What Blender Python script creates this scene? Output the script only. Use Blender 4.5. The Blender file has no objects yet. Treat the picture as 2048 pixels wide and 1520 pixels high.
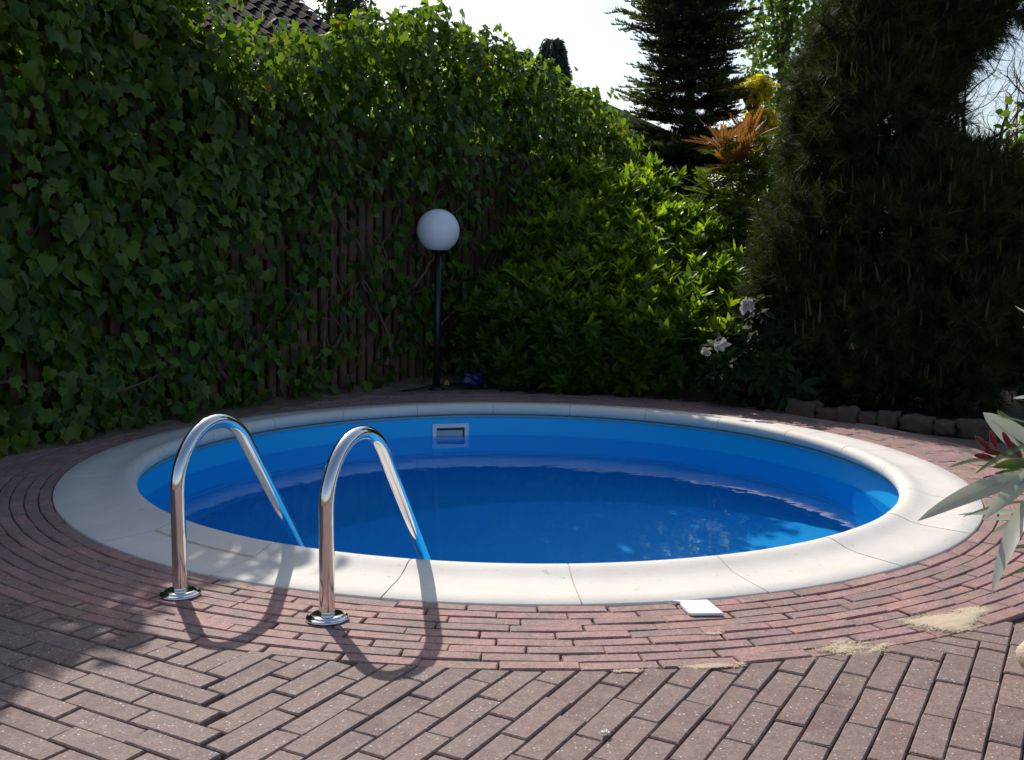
import bpy, bmesh, math, random
import numpy as np
from mathutils import Matrix, Vector
rnd = random.Random(7)
rng = np.random.default_rng(11)
R = math.radians
scene = bpy.context.scene
C = scene.collection

# ------------------------------------------------------------------ camera, sky, sun, exposure
FPX, PITCH, ROLL, CAMH = 2092.7, R(6.913), R(0.8126), 1.0022
fwd = Vector((0, math.cos(PITCH), -math.sin(PITCH)))
up0 = Vector((0, math.sin(PITCH), math.cos(PITCH)))
rt0 = Vector((1, 0, 0))
cam_rt = rt0 * math.cos(ROLL) + up0 * math.sin(ROLL)
cam_up = up0 * math.cos(ROLL) - rt0 * math.sin(ROLL)
cd = bpy.data.cameras.new('camera')
cam = bpy.data.objects.new('camera', cd)
C.objects.link(cam)
M = Matrix.Identity(4)
for i in range(3):
    M[i][0], M[i][1], M[i][2] = cam_rt[i], cam_up[i], -fwd[i]
M[2][3] = CAMH
cam.matrix_world = M
cd.sensor_fit = 'HORIZONTAL'
cd.sensor_width = 36.0
cd.lens = FPX / 2048 * 36
cd.clip_start = 0.05
cd.clip_end = 2000
scene.camera = cam

SUNV = Vector((-0.45, 1.0, 1.0)).normalized()        # towards the sun
world = bpy.data.worlds.new('World')
scene.world = world
world.use_nodes = True
wn = world.node_tree.nodes
wl = world.node_tree.links
wn.clear()
sky = wn.new('ShaderNodeTexSky')
sky.sky_type = 'NISHITA'
sky.sun_disc = False
sky.sun_elevation = math.asin(SUNV.z)
sky.sun_rotation = math.atan2(SUNV.x, SUNV.y)
sky.air_density = 1.0
sky.dust_density = 2.0
sky.ozone_density = 1.0
bg = wn.new('ShaderNodeBackground')
bg.inputs['Strength'].default_value = 0.15
wo = wn.new('ShaderNodeOutputWorld')
wl.new(sky.outputs[0], bg.inputs['Color'])
wl.new(bg.outputs[0], wo.inputs['Surface'])
sl = bpy.data.lights.new('sun', 'SUN')
sl.energy = 4.5
sl.angle = R(0.53)
sl.cycles.is_caustics_light = True
sl.color = (1.0, 0.95, 0.87)
so = bpy.data.objects.new('sun', sl)
so.rotation_euler = (-SUNV).to_track_quat('-Z', 'Y').to_euler()
so.location = (-4, 9, 9)
C.objects.link(so)
scene.view_settings.view_transform = 'Standard'
scene.view_settings.look = 'None'
scene.view_settings.exposure = 0.0
scene.view_settings.gamma = 1.0
scene.view_settings.use_curve_mapping = False
scene.render.resolution_x, scene.render.resolution_y = 1024, 760

# ------------------------------------------------------------------ helpers
def at(px, py, y):
    """world point on the camera ray of a photograph pixel at world depth y"""
    a, b = px - 1024, py - 760
    c, s = math.cos(ROLL), math.sin(ROLL)
    X, Y = c * a + s * b, -s * a + c * b
    dy = FPX * math.cos(PITCH) - Y * math.sin(PITCH)
    dz = -FPX * math.sin(PITCH) - Y * math.cos(PITCH)
    return np.array((X * y / dy, y, CAMH + dz * y / dy))

def proj(P):
    P = np.atleast_2d(P)
    d = P - np.array((0, 0, CAMH))
    z = d @ np.array(fwd)
    return np.stack([1024 + FPX * (d @ np.array(cam_rt)) / z, 760 - FPX * (d @ np.array(cam_up)) / z, z], 1)

def npmesh(name, V, F):
    """mesh from a vertex array and one (n,3)/(n,4) face array or a list of such"""
    if not isinstance(F, list):
        F = [F]
    F = [np.asarray(f, dtype=np.int32) for f in F if len(f)]
    V = np.asarray(V, dtype=np.float32)
    me = bpy.data.meshes.new(name)
    me.vertices.add(len(V))
    me.vertices.foreach_set('co', V.ravel())
    loops = np.concatenate([f.ravel() for f in F])
    cnt = np.concatenate([np.full(len(f), f.shape[1]) for f in F])
    st = np.concatenate([[0], np.cumsum(cnt)[:-1]])
    me.loops.add(len(loops))
    me.loops.foreach_set('vertex_index', loops.astype(np.int32))
    me.polygons.add(len(cnt))
    me.polygons.foreach_set('loop_start', st.astype(np.int32))
    me.polygons.foreach_set('loop_total', cnt.astype(np.int32))
    me.update(calc_edges=True)
    me.validate()
    return me

def smooth(me, on=True):
    me.polygons.foreach_set('use_smooth', [on] * len(me.polygons))

class MB:
    """collects vertices and polygons of several shapes for one mesh"""
    def __init__(s):
        s.v, s.f = [], []
    def add(s, V, F):
        o = len(s.v)
        s.v += [tuple(map(float, p)) for p in V]
        s.f += [tuple(i + o for i in f) for f in F]
    def box(s, c, sz, rz=0):
        cx, cy, cz = c
        x, y, z = (k / 2 for k in sz)
        V = []
        for dz in (-z, z):
            for dx, dy in ((-x, -y), (x, -y), (x, y), (-x, y)):
                V.append((cx + dx * math.cos(rz) - dy * math.sin(rz), cy + dx * math.sin(rz) + dy * math.cos(rz), cz + dz))
        s.add(V, [(3, 2, 1, 0), (4, 5, 6, 7), (0, 1, 5, 4), (1, 2, 6, 5), (2, 3, 7, 6), (3, 0, 4, 7)])
    def tube(s, pts, rad, n=6, cap=True):
        pts = [Vector(p) for p in pts]
        if not hasattr(rad, '__len__'):
            rad = [rad] * len(pts)
        tan = [(pts[min(i + 1, len(pts) - 1)] - pts[max(i - 1, 0)]).normalized() for i in range(len(pts))]
        a = tan[0].orthogonal().normalized()
        V, F = [], []
        for i, p in enumerate(pts):
            a = (a - tan[i] * a.dot(tan[i])).normalized()
            b = tan[i].cross(a)
            for k in range(n):
                t = 2 * math.pi * k / n
                V.append(p + (a * math.cos(t) + b * math.sin(t)) * rad[i])
        for i in range(len(pts) - 1):
            for k in range(n):
                F.append((i * n + k, i * n + (k + 1) % n, (i + 1) * n + (k + 1) % n, (i + 1) * n + k))
        if cap:
            F.append(tuple(reversed(range(n))))
            F.append(tuple((len(pts) - 1) * n + k for k in range(n)))
        s.add(V, F)
    def lathe(s, prof, c, n=32, close=False):
        V, F = [], []
        m = len(prof)
        for k in range(n):
            t = 2 * math.pi * k / n
            for r, z in prof:
                V.append((c[0] + r * math.cos(t), c[1] + r * math.sin(t), c[2] + z))
        for k in range(n):
            for j in range(m - 1 if not close else m):
                j2 = (j + 1) % m
                F.append((k * m + j, ((k + 1) % n) * m + j, ((k + 1) % n) * m + j2, k * m + j2))
        s.add(V, F)
    def mesh(s, name, sm=False):
        me = bpy.data.meshes.new(name)
        me.from_pydata(s.v, [], s.f)
        me.update()
        if sm:
            smooth(me)
        return me

def obj(name, me, mat=None, parent=None, loc=None):
    o = bpy.data.objects.new(name, me)
    C.objects.link(o)
    if mat is not None and not me.materials:
        me.materials.append(mat)
    if loc is not None:
        o.location = loc
    if parent is not None:
        o.parent = parent
        o.matrix_parent_inverse = parent_inv(parent)
    return o

def parent_inv(p):
    # parts are modelled in world coordinates; only the Empty of a thing is moved
    return Matrix.Translation(-p.location) if p.type == 'EMPTY' else Matrix.Identity(4)

def tag(o, label, cat=None, group=None, kind=None):
    o['label'] = label
    if cat: o['category'] = cat
    if group: o['group'] = group
    if kind: o['kind'] = kind
    return o

def thing(name, label, cat, loc=(0, 0, 0), group=None):
    o = bpy.data.objects.new(name, None)
    o.empty_display_size = 0.1
    o.location = loc
    C.objects.link(o)
    return tag(o, label, cat, group)

# ------------------------------------------------------------------ materials
def newmat(name):
    m = bpy.data.materials.new(name)
    m.use_nodes = True
    nt = m.node_tree
    return m, nt, nt.nodes['Principled BSDF'], nt.nodes['Material Output']

def N(nt, typ, **kw):
    n = nt.nodes.new(typ)
    for k, v in kw.items():
        if k in n.inputs:
            n.inputs[k].default_value = v
        else:
            setattr(n, k, v)
    return n

def ramp(nt, fac, stops):
    r = nt.nodes.new('ShaderNodeValToRGB')
    e = r.color_ramp.elements
    while len(e) < len(stops):
        e.new(0.5)
    for k, (p, c) in zip(e, stops):
        k.position = p
        k.color = (*c, 1) if len(c) == 3 else c
    nt.links.new(fac, r.inputs[0])
    return r.outputs[0]

def mixc(nt, fac, a, b, mode='MIX'):
    m = nt.nodes.new('ShaderNodeMix')
    m.data_type = 'RGBA'
    m.blend_type = mode
    for i, s in ((0, fac), (6, a), (7, b)):
        if hasattr(s, 'is_linked') or hasattr(s, 'links'):
            nt.links.new(s, m.inputs[i])
        elif i == 0:
            m.inputs[0].default_value = s
        else:
            m.inputs[i].default_value = (*s, 1)
    return m.outputs[2]

def rnd_value(nt):
    """one random number for each loose piece of each object"""
    g = nt.nodes.new('ShaderNodeNewGeometry')
    oi = nt.nodes.new('ShaderNodeObjectInfo')
    a = N(nt, 'ShaderNodeMath', operation='ADD')
    nt.links.new(g.outputs['Random Per Island'], a.inputs[0])
    nt.links.new(oi.outputs['Random'], a.inputs[1])
    f = N(nt, 'ShaderNodeMath', operation='FRACT')
    nt.links.new(a.outputs[0], f.inputs[0])
    return f.outputs[0]

def wpos(nt):
    g = nt.nodes.new('ShaderNodeNewGeometry')
    return g.outputs['Position']

def noise(nt, vec, scale, detail=4, rough=0.55):
    n = N(nt, 'ShaderNodeTexNoise', Scale=scale, Detail=detail, Roughness=rough)
    nt.links.new(vec, n.inputs['Vector'])
    return n.outputs['Fac']

def bump(nt, bsdf, h, strength, dist):
    b = N(nt, 'ShaderNodeBump', Strength=strength, Distance=dist)
    nt.links.new(h, b.inputs['Height'])
    nt.links.new(b.outputs[0], bsdf.inputs['Normal'])

def brickmat(name, cols, speck, rough=0.75):
    m, nt, b, out = newmat(name)
    P = wpos(nt)
    base = ramp(nt, rnd_value(nt), cols)
    big = noise(nt, P, 9, 5)
    fine = noise(nt, P, 160, 3, 0.7)
    c = mixc(nt, ramp(nt, big, [(0.35, (0, 0, 0)), (0.7, (1, 1, 1))]), base, (0.225, 0.172, 0.148))
    med = noise(nt, P, 45, 4, 0.65)
    c = mixc(nt, 0.55, c, mixc(nt, ramp(nt, med, [(0.3, (0, 0, 0)), (0.7, (1, 1, 1))]), (0.30, 0.27, 0.26), (0.68, 0.66, 0.64)), 'OVERLAY')
    c = mixc(nt, 0.6, c, mixc(nt, ramp(nt, fine, [(0.3, (0, 0, 0)), (0.7, (1, 1, 1))]), (0.22, 0.20, 0.19), (0.78, 0.72, 0.70)), 'OVERLAY')
    v = N(nt, 'ShaderNodeTexVoronoi', Scale=105.0)
    nt.links.new(P, v.inputs['Vector'])
    dist = ramp(nt, v.outputs['Distance'], [(0.14, (1, 1, 1)), (0.30, (0, 0, 0))])
    sel = N(nt, 'ShaderNodeSeparateColor')
    nt.links.new(v.outputs['Color'], sel.inputs[0])
    pick = N(nt, 'ShaderNodeMath', operation='GREATER_THAN')
    pick.inputs[1].default_value = 1 - speck
    nt.links.new(sel.outputs[0], pick.inputs[0])
    mu = N(nt, 'ShaderNodeMath', operation='MULTIPLY')
    nt.links.new(dist, mu.inputs[0])
    nt.links.new(pick.outputs[0], mu.inputs[1])
    sz = noise(nt, P, 22, 3)
    mu2 = N(nt, 'ShaderNodeMath', operation='MULTIPLY')
    nt.links.new(mu.outputs[0], mu2.inputs[0])
    nt.links.new(ramp(nt, sz, [(0.35, (0.25, 0.25, 0.25)), (0.62, (1, 1, 1))]), mu2.inputs[1])
    c = mixc(nt, mu2.outputs[0], c, (0.68, 0.60, 0.56))
    # loose sand that lies on the surface in places
    sd = noise(nt, P, 2.3, 6, 0.65)
    c = mixc(nt, ramp(nt, sd, [(0.60, (0, 0, 0)), (0.78, (0.35, 0.35, 0.35))]), c, (0.36, 0.28, 0.20))
    nt.links.new(c, b.inputs['Base Color'])
    b.inputs['Roughness'].default_value = rough
    h = mixc(nt, 0.5, fine, big)
    bump(nt, b, h, 0.9, 0.004)
    return m

def leafmat(name, cols, trans=0.35, rough=0.35, spec=0.5, tcol=None, tmul=(2.7, 2.5, 0.5)):
    m, nt, b, out = newmat(name)
    c = ramp(nt, rnd_value(nt), cols)
    n = noise(nt, wpos(nt), 45, 2)
    c2 = mixc(nt, n, c, mixc(nt, 0.6, c, (0.5, 0.5, 0.5), 'MULTIPLY'))
    nt.links.new(c2, b.inputs['Base Color'])
    b.inputs['Roughness'].default_value = rough
    b.inputs['Specular IOR Level'].default_value = spec
    t = nt.nodes.new('ShaderNodeBsdfTranslucent')
    if tcol is None:
        tc = mixc(nt, 1.0, c, tmul, 'MULTIPLY')
        nt.links.new(tc, t.inputs[0])
    else:
        t.inputs[0].default_value = (*tcol, 1)
    ms = nt.nodes.new('ShaderNodeMixShader')
    ms.inputs[0].default_value = trans
    nt.links.new(b.outputs[0], ms.inputs[1])
    nt.links.new(t.outputs[0], ms.inputs[2])
    nt.links.new(ms.outputs[0], out.inputs['Surface'])
    return m

def plain(name, col, rough=0.6, metal=0.0, var=0.25, scale=12, bmp=0.2, bdist=0.004, spec=0.5):
    m, nt, b, out = newmat(name)
    n = noise(nt, wpos(nt), scale, 5)
    d = tuple(k * (1 - var) for k in col)
    l = tuple(min(1, k * (1 + var)) for k in col)
    nt.links.new(mixc(nt, n, d, l), b.inputs['Base Color'])
    b.inputs['Roughness'].default_value = rough
    b.inputs['Metallic'].default_value = metal
    b.inputs['Specular IOR Level'].default_value = spec
    if bmp:
        bump(nt, b, noise(nt, wpos(nt), scale * 6, 4), bmp, bdist)
    return m

M_field = brickmat('paver', [(0.0, (0.140, 0.092, 0.090)), (0.3, (0.225, 0.152, 0.142)), (0.55, (0.175, 0.130, 0.130)), (0.8, (0.235, 0.160, 0.150)), (1.0, (0.190, 0.122, 0.116))], 0.26)
M_ring = brickmat('border_brick', [(0.0, (0.330, 0.180, 0.168)), (0.35, (0.415, 0.240, 0.222)), (0.6, (0.290, 0.190, 0.195)), (0.85, (0.435, 0.242, 0.220)), (1.0, (0.360, 0.215, 0.208))], 0.06)
M_joint = plain('joint_sand', (0.13, 0.098, 0.07), 0.95, var=0.6, scale=20, bmp=0.5)
M_soil = plain('soil', (0.115, 0.078, 0.055), 0.95, var=0.55, scale=9, bmp=0.8, bdist=0.02)
M_sand, nt, b, out = newmat('sand')
P = wpos(nt)
nt.links.new(mixc(nt, noise(nt, P, 60, 4), (0.46, 0.36, 0.25), (0.62, 0.50, 0.36)), b.inputs['Base Color'])
b.inputs['Roughness'].default_value = 0.95
bump(nt, b, noise(nt, P, 300, 3), 0.6, 0.003)
at_ = N(nt, 'ShaderNodeAttribute', attribute_name='cover')
ad = N(nt, 'ShaderNodeMath', operation='ADD')
nt.links.new(at_.outputs['Fac'], ad.inputs[0])
sc_ = N(nt, 'ShaderNodeMath', operation='MULTIPLY_ADD')
nt.links.new(noise(nt, P, 190, 5, 0.8), sc_.inputs[0])
sc_.inputs[1].default_value = 4.4
sc_.inputs[2].default_value = -2.2
nt.links.new(sc_.outputs[0], ad.inputs[1])
nt.links.new(ramp(nt, ad.outputs[0], [(0.12, (0, 0, 0)), (0.42, (1, 1, 1))]), b.inputs['Alpha'])
M_wood = plain('weathered_wood', (0.140, 0.078, 0.048), 0.85, var=0.45, scale=14, bmp=0.4)
M_stem = plain('ivy_stem', (0.12, 0.075, 0.05), 0.85, var=0.4, scale=30)
M_bark = plain('bark', (0.075, 0.052, 0.040), 0.9, var=0.5, scale=25, bmp=0.6)
M_white = plain('white_plastic', (0.80, 0.81, 0.82), 0.35, var=0.03, bmp=0.05)
M_black = plain('black_enamel_and_shade', (0.012, 0.013, 0.016), 0.35, var=0.2, bmp=0.1)
M_stone = plain('edging_stone', (0.085, 0.060, 0.042), 0.9, var=0.45, scale=18, bmp=0.7, bdist=0.01)
M_boulder = plain('sandstone', (0.60, 0.475, 0.345), 0.9, var=0.25, scale=35, bmp=0.7, bdist=0.006)

# coping: cream cast stone with faint stains
M_cope, nt, b, out = newmat('coping_stone')
P = wpos(nt)
c = mixc(nt, noise(nt, P, 5, 6, 0.6), (0.67, 0.615, 0.54), (0.86, 0.81, 0.735))
c = mixc(nt, ramp(nt, noise(nt, P, 3.1, 7, 0.7), [(0.62, (0, 0, 0)), (0.74, (0.45, 0.45, 0.45))]), c, (0.50, 0.42, 0.31))
c = mixc(nt, ramp(nt, noise(nt, P, 30, 3, 0.6), [(0.66, (0, 0, 0)), (0.72, (0.55, 0.55, 0.55))]), c, (0.50, 0.43, 0.35))
c = mixc(nt, ramp(nt, noise(nt, P, 1.3, 5, 0.6), [(0.5, (0, 0, 0)), (0.78, (0.4, 0.4, 0.4))]), c, (0.62, 0.55, 0.45))
rv = rnd_value(nt)
c = mixc(nt, 1.0, c, ramp(nt, rv, [(0, (0.93, 0.93, 0.94)), (1, (1, 1, 0.99))]), 'MULTIPLY')
nt.links.new(c, b.inputs['Base Color'])
b.inputs['Roughness'].default_value = 0.7
bump(nt, b, mixc(nt, .5, noise(nt, P, 120, 4), noise(nt, P, 18, 5)), 0.5, 0.003)
b.inputs['Specular IOR Level'].default_value = 0.3
M_grout = plain('grout', (0.56, 0.46, 0.32), 0.95, var=0.3, scale=50)

# liner
M_liner, nt, b, out = newmat('pool_liner')
P = wpos(nt)
c = mixc(nt, noise(nt, P, 1.8, 4), (0.008, 0.50, 0.94), (0.012, 0.56, 0.98))
c = mixc(nt, 0.12, c, mixc(nt, noise(nt, P, 150, 2), (0, 0, 0), (0.2, 0.5, 1.0)), 'OVERLAY')
nt.links.new(c, b.inputs['Base Color'])
b.inputs['Roughness'].default_value = 0.38
M_bead = plain('liner_bead', (0.22, 0.42, 0.46), 0.4, var=0.1)

# water: clear, slightly blue, mirror-like at grazing angles
M_water = bpy.data.materials.new('water')
M_water.use_nodes = True
nt = M_water.node_tree
nt.nodes.clear()
out = nt.nodes.new('ShaderNodeOutputMaterial')
gl = nt.nodes.new('ShaderNodeBsdfGlass')
gl.inputs['Color'].default_value = (0.86, 0.97, 1.0, 1)
gl.inputs['Roughness'].default_value = 0.0
gl.inputs['IOR'].default_value = 1.33
P = wpos(nt)
mp = nt.nodes.new('ShaderNodeMapping')
mp.inputs['Scale'].default_value = (1, 1, 1)
nt.links.new(P, mp.inputs[0])
n1 = noise(nt, mp.outputs[0], 2.2, 3, 0.45)
n2 = noise(nt, mp.outputs[0], 14, 2, 0.4)
h = mixc(nt, 0.12, n1, n2)
bp = N(nt, 'ShaderNodeBump', Strength=1.0, Distance=0.0045)
nt.links.new(h, bp.inputs['Height'])
nt.links.new(bp.outputs[0], gl.inputs['Normal'])
nt.links.new(gl.outputs[0], out.inputs['Surface'])

M_chrome, nt, b, out = newmat('stainless_steel')
b.inputs['Base Color'].default_value = (0.78, 0.77, 0.75, 1)
b.inputs['Metallic'].default_value = 1
rr = ramp(nt, noise(nt, wpos(nt), 60, 4), [(0.3, (0.05, 0.05, 0.05)), (0.8, (0.13, 0.13, 0.13))])
nt.links.new(rr, b.inputs['Roughness'])

M_globe, nt, b, out = newmat('opal_globe')
b.inputs['Base Color'].default_value = (0.92, 0.90, 0.91, 1)
b.inputs['Roughness'].default_value = 0.3
b.inputs['Subsurface Weight'].default_value = 0.0
b.inputs['Subsurface Radius'].default_value = (0.05, 0.05, 0.05)

M_ivy = leafmat('ivy_leaf', [(0, (0.030, 0.062, 0.009)), (0.35, (0.058, 0.118, 0.015)), (0.7, (0.096, 0.170, 0.020)), (0.985, (0.132, 0.205, 0.026)), (1, (0.20, 0.13, 0.03))], 0.42, 0.28, 0.26)
M_shrub = leafmat('shrub_leaf', [(0, (0.040, 0.090, 0.014)), (0.5, (0.075, 0.145, 0.020)), (1, (0.120, 0.190, 0.026))], 0.62, 0.36, tmul=(3.5, 3.0, 0.5))
M_rhodo = leafmat('rhododendron_leaf', [(0, (0.010, 0.024, 0.007)), (1, (0.024, 0.048, 0.012))], 0.2, 0.6, 0.1)
M_petal = leafmat('white_petal', [(0, (0.60, 0.57, 0.52)), (1, (0.68, 0.65, 0.60))], 0.3, 0.6, tcol=(0.5, 0.48, 0.42))
M_frond = leafmat('frond', [(0, (0.025, 0.055, 0.014)), (0.6, (0.06, 0.11, 0.018)), (1, (0.12, 0.14, 0.02))], 0.38, 0.28)
M_frond_red = leafmat('young_orange_frond', [(0, (0.19, 0.072, 0.022)), (0.6, (0.27, 0.115, 0.028)), (1, (0.20, 0.14, 0.03))], 0.45, 0.4, tcol=(0.36, 0.15, 0.03))
M_needle = leafmat('pine_needle', [(0, (0.020, 0.029, 0.008)), (0.5, (0.036, 0.048, 0.014)), (1, (0.064, 0.082, 0.026))], 0.18, 0.6, 0.12)
M_candle = leafmat('pine_candle', [(0, (0.045, 0.050, 0.015)), (1, (0.095, 0.095, 0.03))], 0.2, 0.7, 0.2)
M_fir = leafmat('fir_needle', [(0, (0.038, 0.060, 0.034)), (0.6, (0.060, 0.088, 0.048)), (1, (0.095, 0.125, 0.055))], 0.2, 0.5)
M_decid = leafmat('broad_leaf', [(0, (0.045, 0.095, 0.02)), (0.6, (0.08, 0.15, 0.028)), (1, (0.13, 0.20, 0.035))], 0.45, 0.4)
M_dtree = leafmat('dark_tree_leaf', [(0, (0.03, 0.055, 0.028)), (1, (0.065, 0.09, 0.04))], 0.3, 0.45)
M_gold = leafmat('golden_leaf', [(0, (0.30, 0.29, 0.03)), (1, (0.46, 0.42, 0.05))], 0.45, 0.45)
M_weep = leafmat('weeping_conifer', [(0, (0.022, 0.042, 0.028)), (1, (0.05, 0.075, 0.04))], 0.15, 0.5)
M_ole = leafmat('oleander_leaf', [(0, (0.055, 0.110, 0.030)), (1, (0.10, 0.16, 0.045))], 0.3, 0.4)
M_ole_u = leafmat('oleander_underside', [(0, (0.46, 0.51, 0.42)), (1, (0.56, 0.60, 0.52))], 0.45, 0.45, tcol=(0.66, 0.70, 0.50))
M_bud = leafmat('red_bud', [(0, (0.20, 0.020, 0.020)), (1, (0.32, 0.05, 0.04))], 0.25, 0.35, tcol=(0.4, 0.05, 0.04))
M_dead = leafmat('dead_leaf', [(0, (0.45, 0.30, 0.05)), (1, (0.40, 0.22, 0.06))], 0.3, 0.6)

# ------------------------------------------------------------------ ground, pool hole, paving
PC = np.array((0.0325, 4.951))            # pool centre
R_OUT, R_NOSE, R_WALL, Z_WATER, Z_FLOOR = 2.05, 1.725, 1.77, -0.172, -1.05
R_RING = R_OUT + 9 * 0.0512 + 0.003
FD = np.array((0.530, 0.848)); FD = FD / np.hypot(*FD)     # fence direction
FN = np.array((FD[1], -FD[0]))                            # fence normal, towards the pool
F0 = np.array((-2.66, 5.12))
def fpt(t, o=0.0):
    return F0 + FD * t + FN * o

PATIO = [tuple(fpt(-6, 0.24)), tuple(fpt(0, 0.24)), tuple(fpt(1.5, 0.20)), tuple(fpt(2.9, 0.24)), (-0.72, 7.56), (-0.3, 7.66), (0.25, 7.46), (0.8, 7.40), (1.3, 7.20),
         (1.72, 6.72), (2.02, 6.40), (2.55, 5.93), (3.3, 5.45), (6.0, 4.6), (6.0, -1.5), (-5.9, -1.5)]
def inside(p, poly=PATIO):
    x, y = p
    r = False
    for (x1, y1), (x2, y2) in zip(poly, poly[1:] + poly[:1]):
        if (y1 > y) != (y2 > y) and x < (x2 - x1) * (y - y1) / (y2 - y1) + x1:
            r = not r
    return r

def sheet(name, outer, rin, z, mat, kindlabel):
    bm = bmesh.new()
    a = [bm.verts.new((x, y, z)) for x, y in outer]
    bb = [bm.verts.new((PC[0] + rin * math.cos(t), PC[1] + rin * math.sin(t), z)) for t in np.linspace(0, 2 * math.pi, 97)[:-1]]
    e = [bm.edges.new((a[i], a[(i + 1) % len(a)])) for i in range(len(a))]
    e += [bm.edges.new((bb[i], bb[(i + 1) % len(bb)])) for i in range(len(bb))]
    bmesh.ops.triangle_fill(bm, use_beauty=True, use_dissolve=False, edges=e)
    for f in bm.faces:
        if f.normal.z < 0:
            f.normal_flip()
    me = bpy.data.meshes.new(name)
    bm.to_mesh(me)
    bm.free()
    o = obj(name, me, mat)
    return tag(o, kindlabel, kind='structure')

ground = sheet('ground', [(-400, -400), (400, -400), (400, 400), (-400, 400)], 1.9, -0.024, M_soil, 'brown garden soil around the patio')
paving = sheet('paving', PATIO, R_RING - 0.02, -0.016, M_joint, 'grey brown brick paving in front of the pool')
bm = MB()
bm.lathe([(R_OUT - 0.1, 0.0), (R_RING + 0.001, 0.0)], (PC[0], PC[1], -0.0125), 128)
border = obj('brick_border', bm.mesh('brick_border'), M_joint)
tag(border, 'nine curved courses of narrow reddish bricks round the pool', kind='structure')

def slab(poly, ch=0.003, depth=0.02, sk=0.0):
    """flat brick with chamfered top from a ccw polygon; top at z=0"""
    P = np.array(poly)
    c = P.mean(0)
    n = len(P)
    Q = []
    for i in range(n):                      # inset by ch
        d1 = P[i] - P[i - 1]; d2 = P[(i + 1) % n] - P[i]
        d1 = d1 / (np.hypot(*d1) + 1e-9); d2 = d2 / (np.hypot(*d2) + 1e-9)
        n1 = np.array((-d1[1], d1[0])); n2 = np.array((-d2[1], d2[0]))
        k = (n1 + n2); k = k / max(1 + n1 @ n2, 0.3)
        Q.append(P[i] + k * ch)
    V = [(x, y, -depth) for x, y in P] + [(x, y, -ch * 1.1) for x, y in P] + [(x, y, 0) for x, y in Q]
    F = []
    for i in range(n):
        j = (i + 1) % n
        F.append((i, j, n + j, n + i))
        F.append((n + i, n + j, 2 * n + j, 2 * n + i))
    F.append(tuple(2 * n + i for i in range(n)))
    return V, F

def rough_rect(L, W):
    a = []
    j = lambda s: rnd.uniform(-s, s)
    for x, y in ((-L / 2, -W / 2), (L / 2, -W / 2), (L / 2, W / 2), (-L / 2, W / 2)):
        a.append((x + j(.0016), y + j(.0014)))
    # a knocked corner and slightly wavy long edges
    a.insert(1, (j(.04), -W / 2 + j(.001)))
    a.insert(4, (j(.04), W / 2 + j(.001)))
    return a

def place_pieces(parent, name, pieces, mat, shared, nmax=300):
    """pieces: list of (poly or None, x, y, rz, sharedindex). Largest in view become objects; the rest one part"""
    sc = []
    for p in pieces:
        q = proj(np.array((p[1], p[2], 0.0)))[0]
        vis = q[2] > 0.3 and -60 < q[0] < 2108 and 700 < q[1] < 1600
        sc.append((1.0 / q[2] ** 2 if vis else -1.0))
    order = sorted(range(len(pieces)), key=lambda i: -sc[i])
    mb = MB()
    for rank, i in enumerate(order):
        poly, x, y, rz, si = pieces[i]
        dz, tx, ty = rnd.uniform(-.0030, .0015), rnd.gauss(0, R(.7)), rnd.gauss(0, R(.4))
        Mx = Matrix.Translation((x, y, dz)) @ Matrix.Rotation(rz + rnd.gauss(0, R(.35)), 4, 'Z') @ Matrix.Rotation(tx, 4, 'X') @ Matrix.Rotation(ty, 4, 'Y')
        if poly is None:
            me = shared[si]
        else:
            V, F = slab(poly)
            me = None
        if rank < nmax and sc[i] > 0:
            if me is None:
                me = bpy.data.meshes.new(name)
                me.from_pydata(V, [], F)
                me.update()
            o = obj(name, me, mat, parent)
            o.matrix_basis = Mx
            o.matrix_parent_inverse = Matrix.Identity(4)
        else:
            if me is not None:
                V = [tuple(v.co) for v in me.vertices]
                F = [tuple(p.vertices) for p in me.polygons]
            mb.add([Mx @ Vector(v) for v in V], F)
    if mb.v:
        o = obj(name + '_mass', mb.mesh(name), mat, parent)
        o['kind'] = 'stuff'

def shared_slabs(n, L, W, nm, mat):
    r = []
    for _ in range(n):
        V, F = slab(rough_rect(L, W))
        me = bpy.data.meshes.new(nm)
        me.from_pydata(V, [], F)
        me.update()
        me.materials.append(mat)
        r.append(me)
    return r

# --- straight-laid paving: two brick directions that meet at a stepped seam
TH = R(61)
UA = np.array((math.cos(TH), math.sin(TH)))
VA = np.array((math.sin(TH), -math.cos(TH)))
W_, L_, G_ = 0.0692, 0.2115, 0.0042
shared_f = shared_slabs(6, L_ - G_, W_ - G_, 'brick', M_field)
CT = {15: 2.737, 16: 2.737, 17: 2.737 + W_, 18: 2.737 + 3 * W_, 19: 2.737 + 6 * W_}
pieces = []
def clip_ring(poly, ctr):
    """cut a polygon (world xy) along the tangent of the border's outer edge nearest its centre"""
    d = ctr - PC
    n = d / np.hypot(*d)
    k = R_RING + 0.004
    outp = []
    m = len(poly)
    for i in range(m):
        a, b_ = np.array(poly[i]), np.array(poly[(i + 1) % m])
        da, db = (a - PC) @ n - k, (b_ - PC) @ n - k
        if da >= 0:
            outp.append(a)
        if (da >= 0) != (db >= 0):
            outp.append(a + (b_ - a) * da / (da - db))
    return outp

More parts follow.
